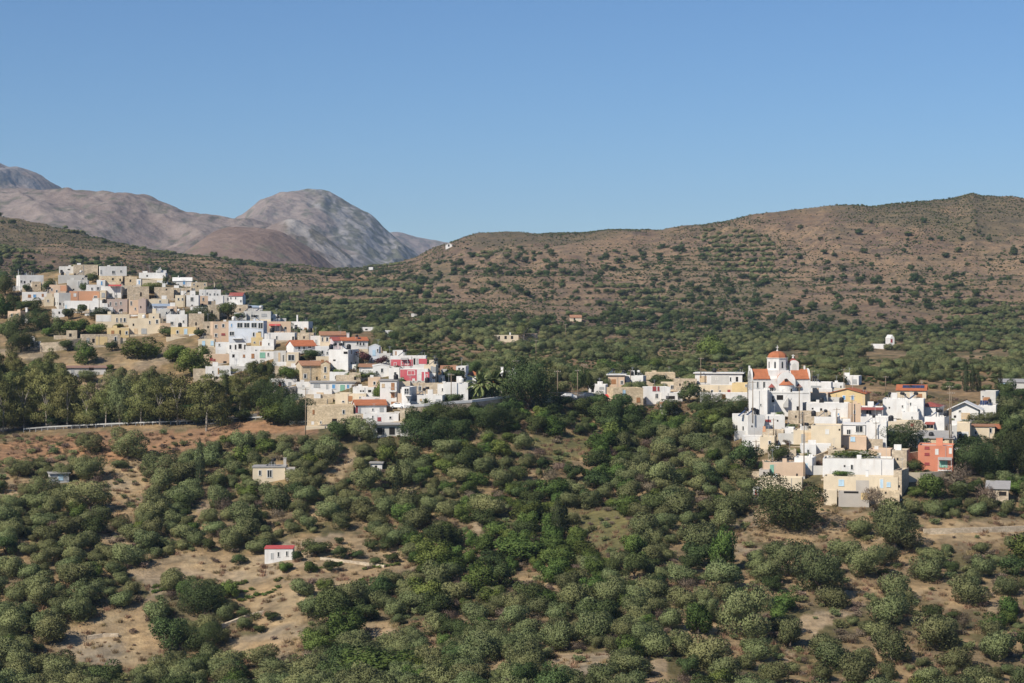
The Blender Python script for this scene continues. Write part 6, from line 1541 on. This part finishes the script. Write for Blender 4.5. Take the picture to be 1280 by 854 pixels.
# tufts of dry grass and small scrub on the open ground near by
def grass_v(r):
    n = 60; P = np.zeros((n,3)); P[:, :2] = r.normal(size=(n,2))*.22
    a = r.normal(size=(n,3))*.35; a[:,2] = 1; a /= np.linalg.norm(a, axis=1)[:,None]
    s_ = np.cross(a, r.normal(size=(n,3))); s_ /= np.linalg.norm(s_, axis=1)[:,None]
    L_ = (.5+.5*r.random(n))[:,None]; w = s_*.045
    return np.stack([P-w, P+w, P+a*L_+w*.2, P+a*L_-w*.2], 1).reshape(-1,3)
GT = [cloud_mesh('grass_tuft', grass_v(np.random.default_rng(900+i)), L_TUFT) for i in range(3)]
SH = [cloud_mesh('scrub_clump', shrub_v(np.random.default_rng(950+i), 260, .16, .4), L_DRY) for i in range(3)]
SG = [cloud_mesh('scrub_clump', shrub_v(np.random.default_rng(970+i), 260, .16, .5), L_OLIVE) for i in range(3)]
nc = 26000
dd = np.sqrt(rng.uniform(222**2, 480**2, nc)); pp = rng.uniform(-60, 1340, nc); xx = (pp-CXP)/F*dd; zz = grid_lookup(GZ, xx, dd); px, py = to_px(xx, dd, zz)
gn = fbm(xx/9, dd/9, 401, 3); u = rng.random(nc)
offh = np.array([off_house(x, y, .2) for x, y in zip(xx, dd)]) & np.array([np.min((RQA[:,0]-x)**2+(RQA[:,1]-y-2.5)**2) > 22 for x, y in zip(xx, dd)])
field = in_any(px, py, [BARE[3]])
kt = offh & (gn > .46) & (u < .62) & ~(field & (u > .42)); w = rng.uniform(.4, 1.3, kt.sum())
instancer('dry_grass', np.stack([xx[kt], dd[kt], zz[kt]-.05, w, w*.75], 1), GT, 'tufts of dry straw coloured grass on the open slopes', 'grass')
kd = offh & (gn < .5) & (u > .87) & ~(field & (u < .96)); w = rng.uniform(.6, 2.0, kd.sum())
instancer('dry_scrub', np.stack([xx[kd], dd[kd], zz[kd]-.05, w, w*.6], 1), SH, 'low brown dry scrub on the open slopes', 'scrub')
kq = offh & (u > .62) & (u < .68) & ~field; w = rng.uniform(.7, 2.2, kq.sum())
instancer('green_scrub', np.stack([xx[kq], dd[kq], zz[kq]-.05, w, w*.65], 1), SG, 'low grey green scrub on the open slopes', 'scrub')
# garden crops in short rows on the bare field
CRP = []
for (x0, y0, x1, y1, n) in [(190,735,225,728,9),(190,741,222,735,8),(268,738,310,728,8),(275,745,318,738,8),(300,752,330,742,7),(330,745,350,735,5),(345,728,352,722,3),(395,712,430,705,7),(455,712,500,706,8),(440,735,460,722,4)]:
    for i in range(n):
        t = (i+.5*rng.random())/n; g = ray(x0+(x1-x0)*t, y0+(y1-y0)*t+rng.uniform(-1,1)); w = rng.uniform(.7,1.4); CRP.append((g.x, g.y, g.z-.03, w, w*.55))
SB = [cloud_mesh('crop_plant', shrub_v(np.random.default_rng(990+i), 160, .2, .6), L_GREEN) for i in range(3)]
for i, (x, y, z, w, hgt) in enumerate(CRP):
    o = link('crop_plant', SB[i % 3]); o.location = (x, y, z); o.scale = (w, w, hgt); o.rotation_euler = (0, 0, i*1.7)
    tag(o, 'small bright green crop plant in short rows on the bare field', 'plant', 'crop plants on the bare field')
HAZE = 5.5e-5
# ---------------------------------------------------------------- the air
hm = bpy.data.materials.new('haze_air'); hm.use_nodes = True
nt = hm.node_tree; nt.nodes.clear()
out = N(nt, 'ShaderNodeOutputMaterial'); pv = N(nt, 'ShaderNodeVolumePrincipled')
pv.inputs['Color'].default_value = (.52,.72,1,1); pv.inputs['Density'].default_value = HAZE
nt.links.new(pv.outputs[0], out.inputs['Volume'])
m = MB(); m.box(-5050, 5050, -850, 8650, -97, 580)
tag(m.build('haze', hm), 'pale blue haze in the air over the valley', 'haze', kind='stuff')
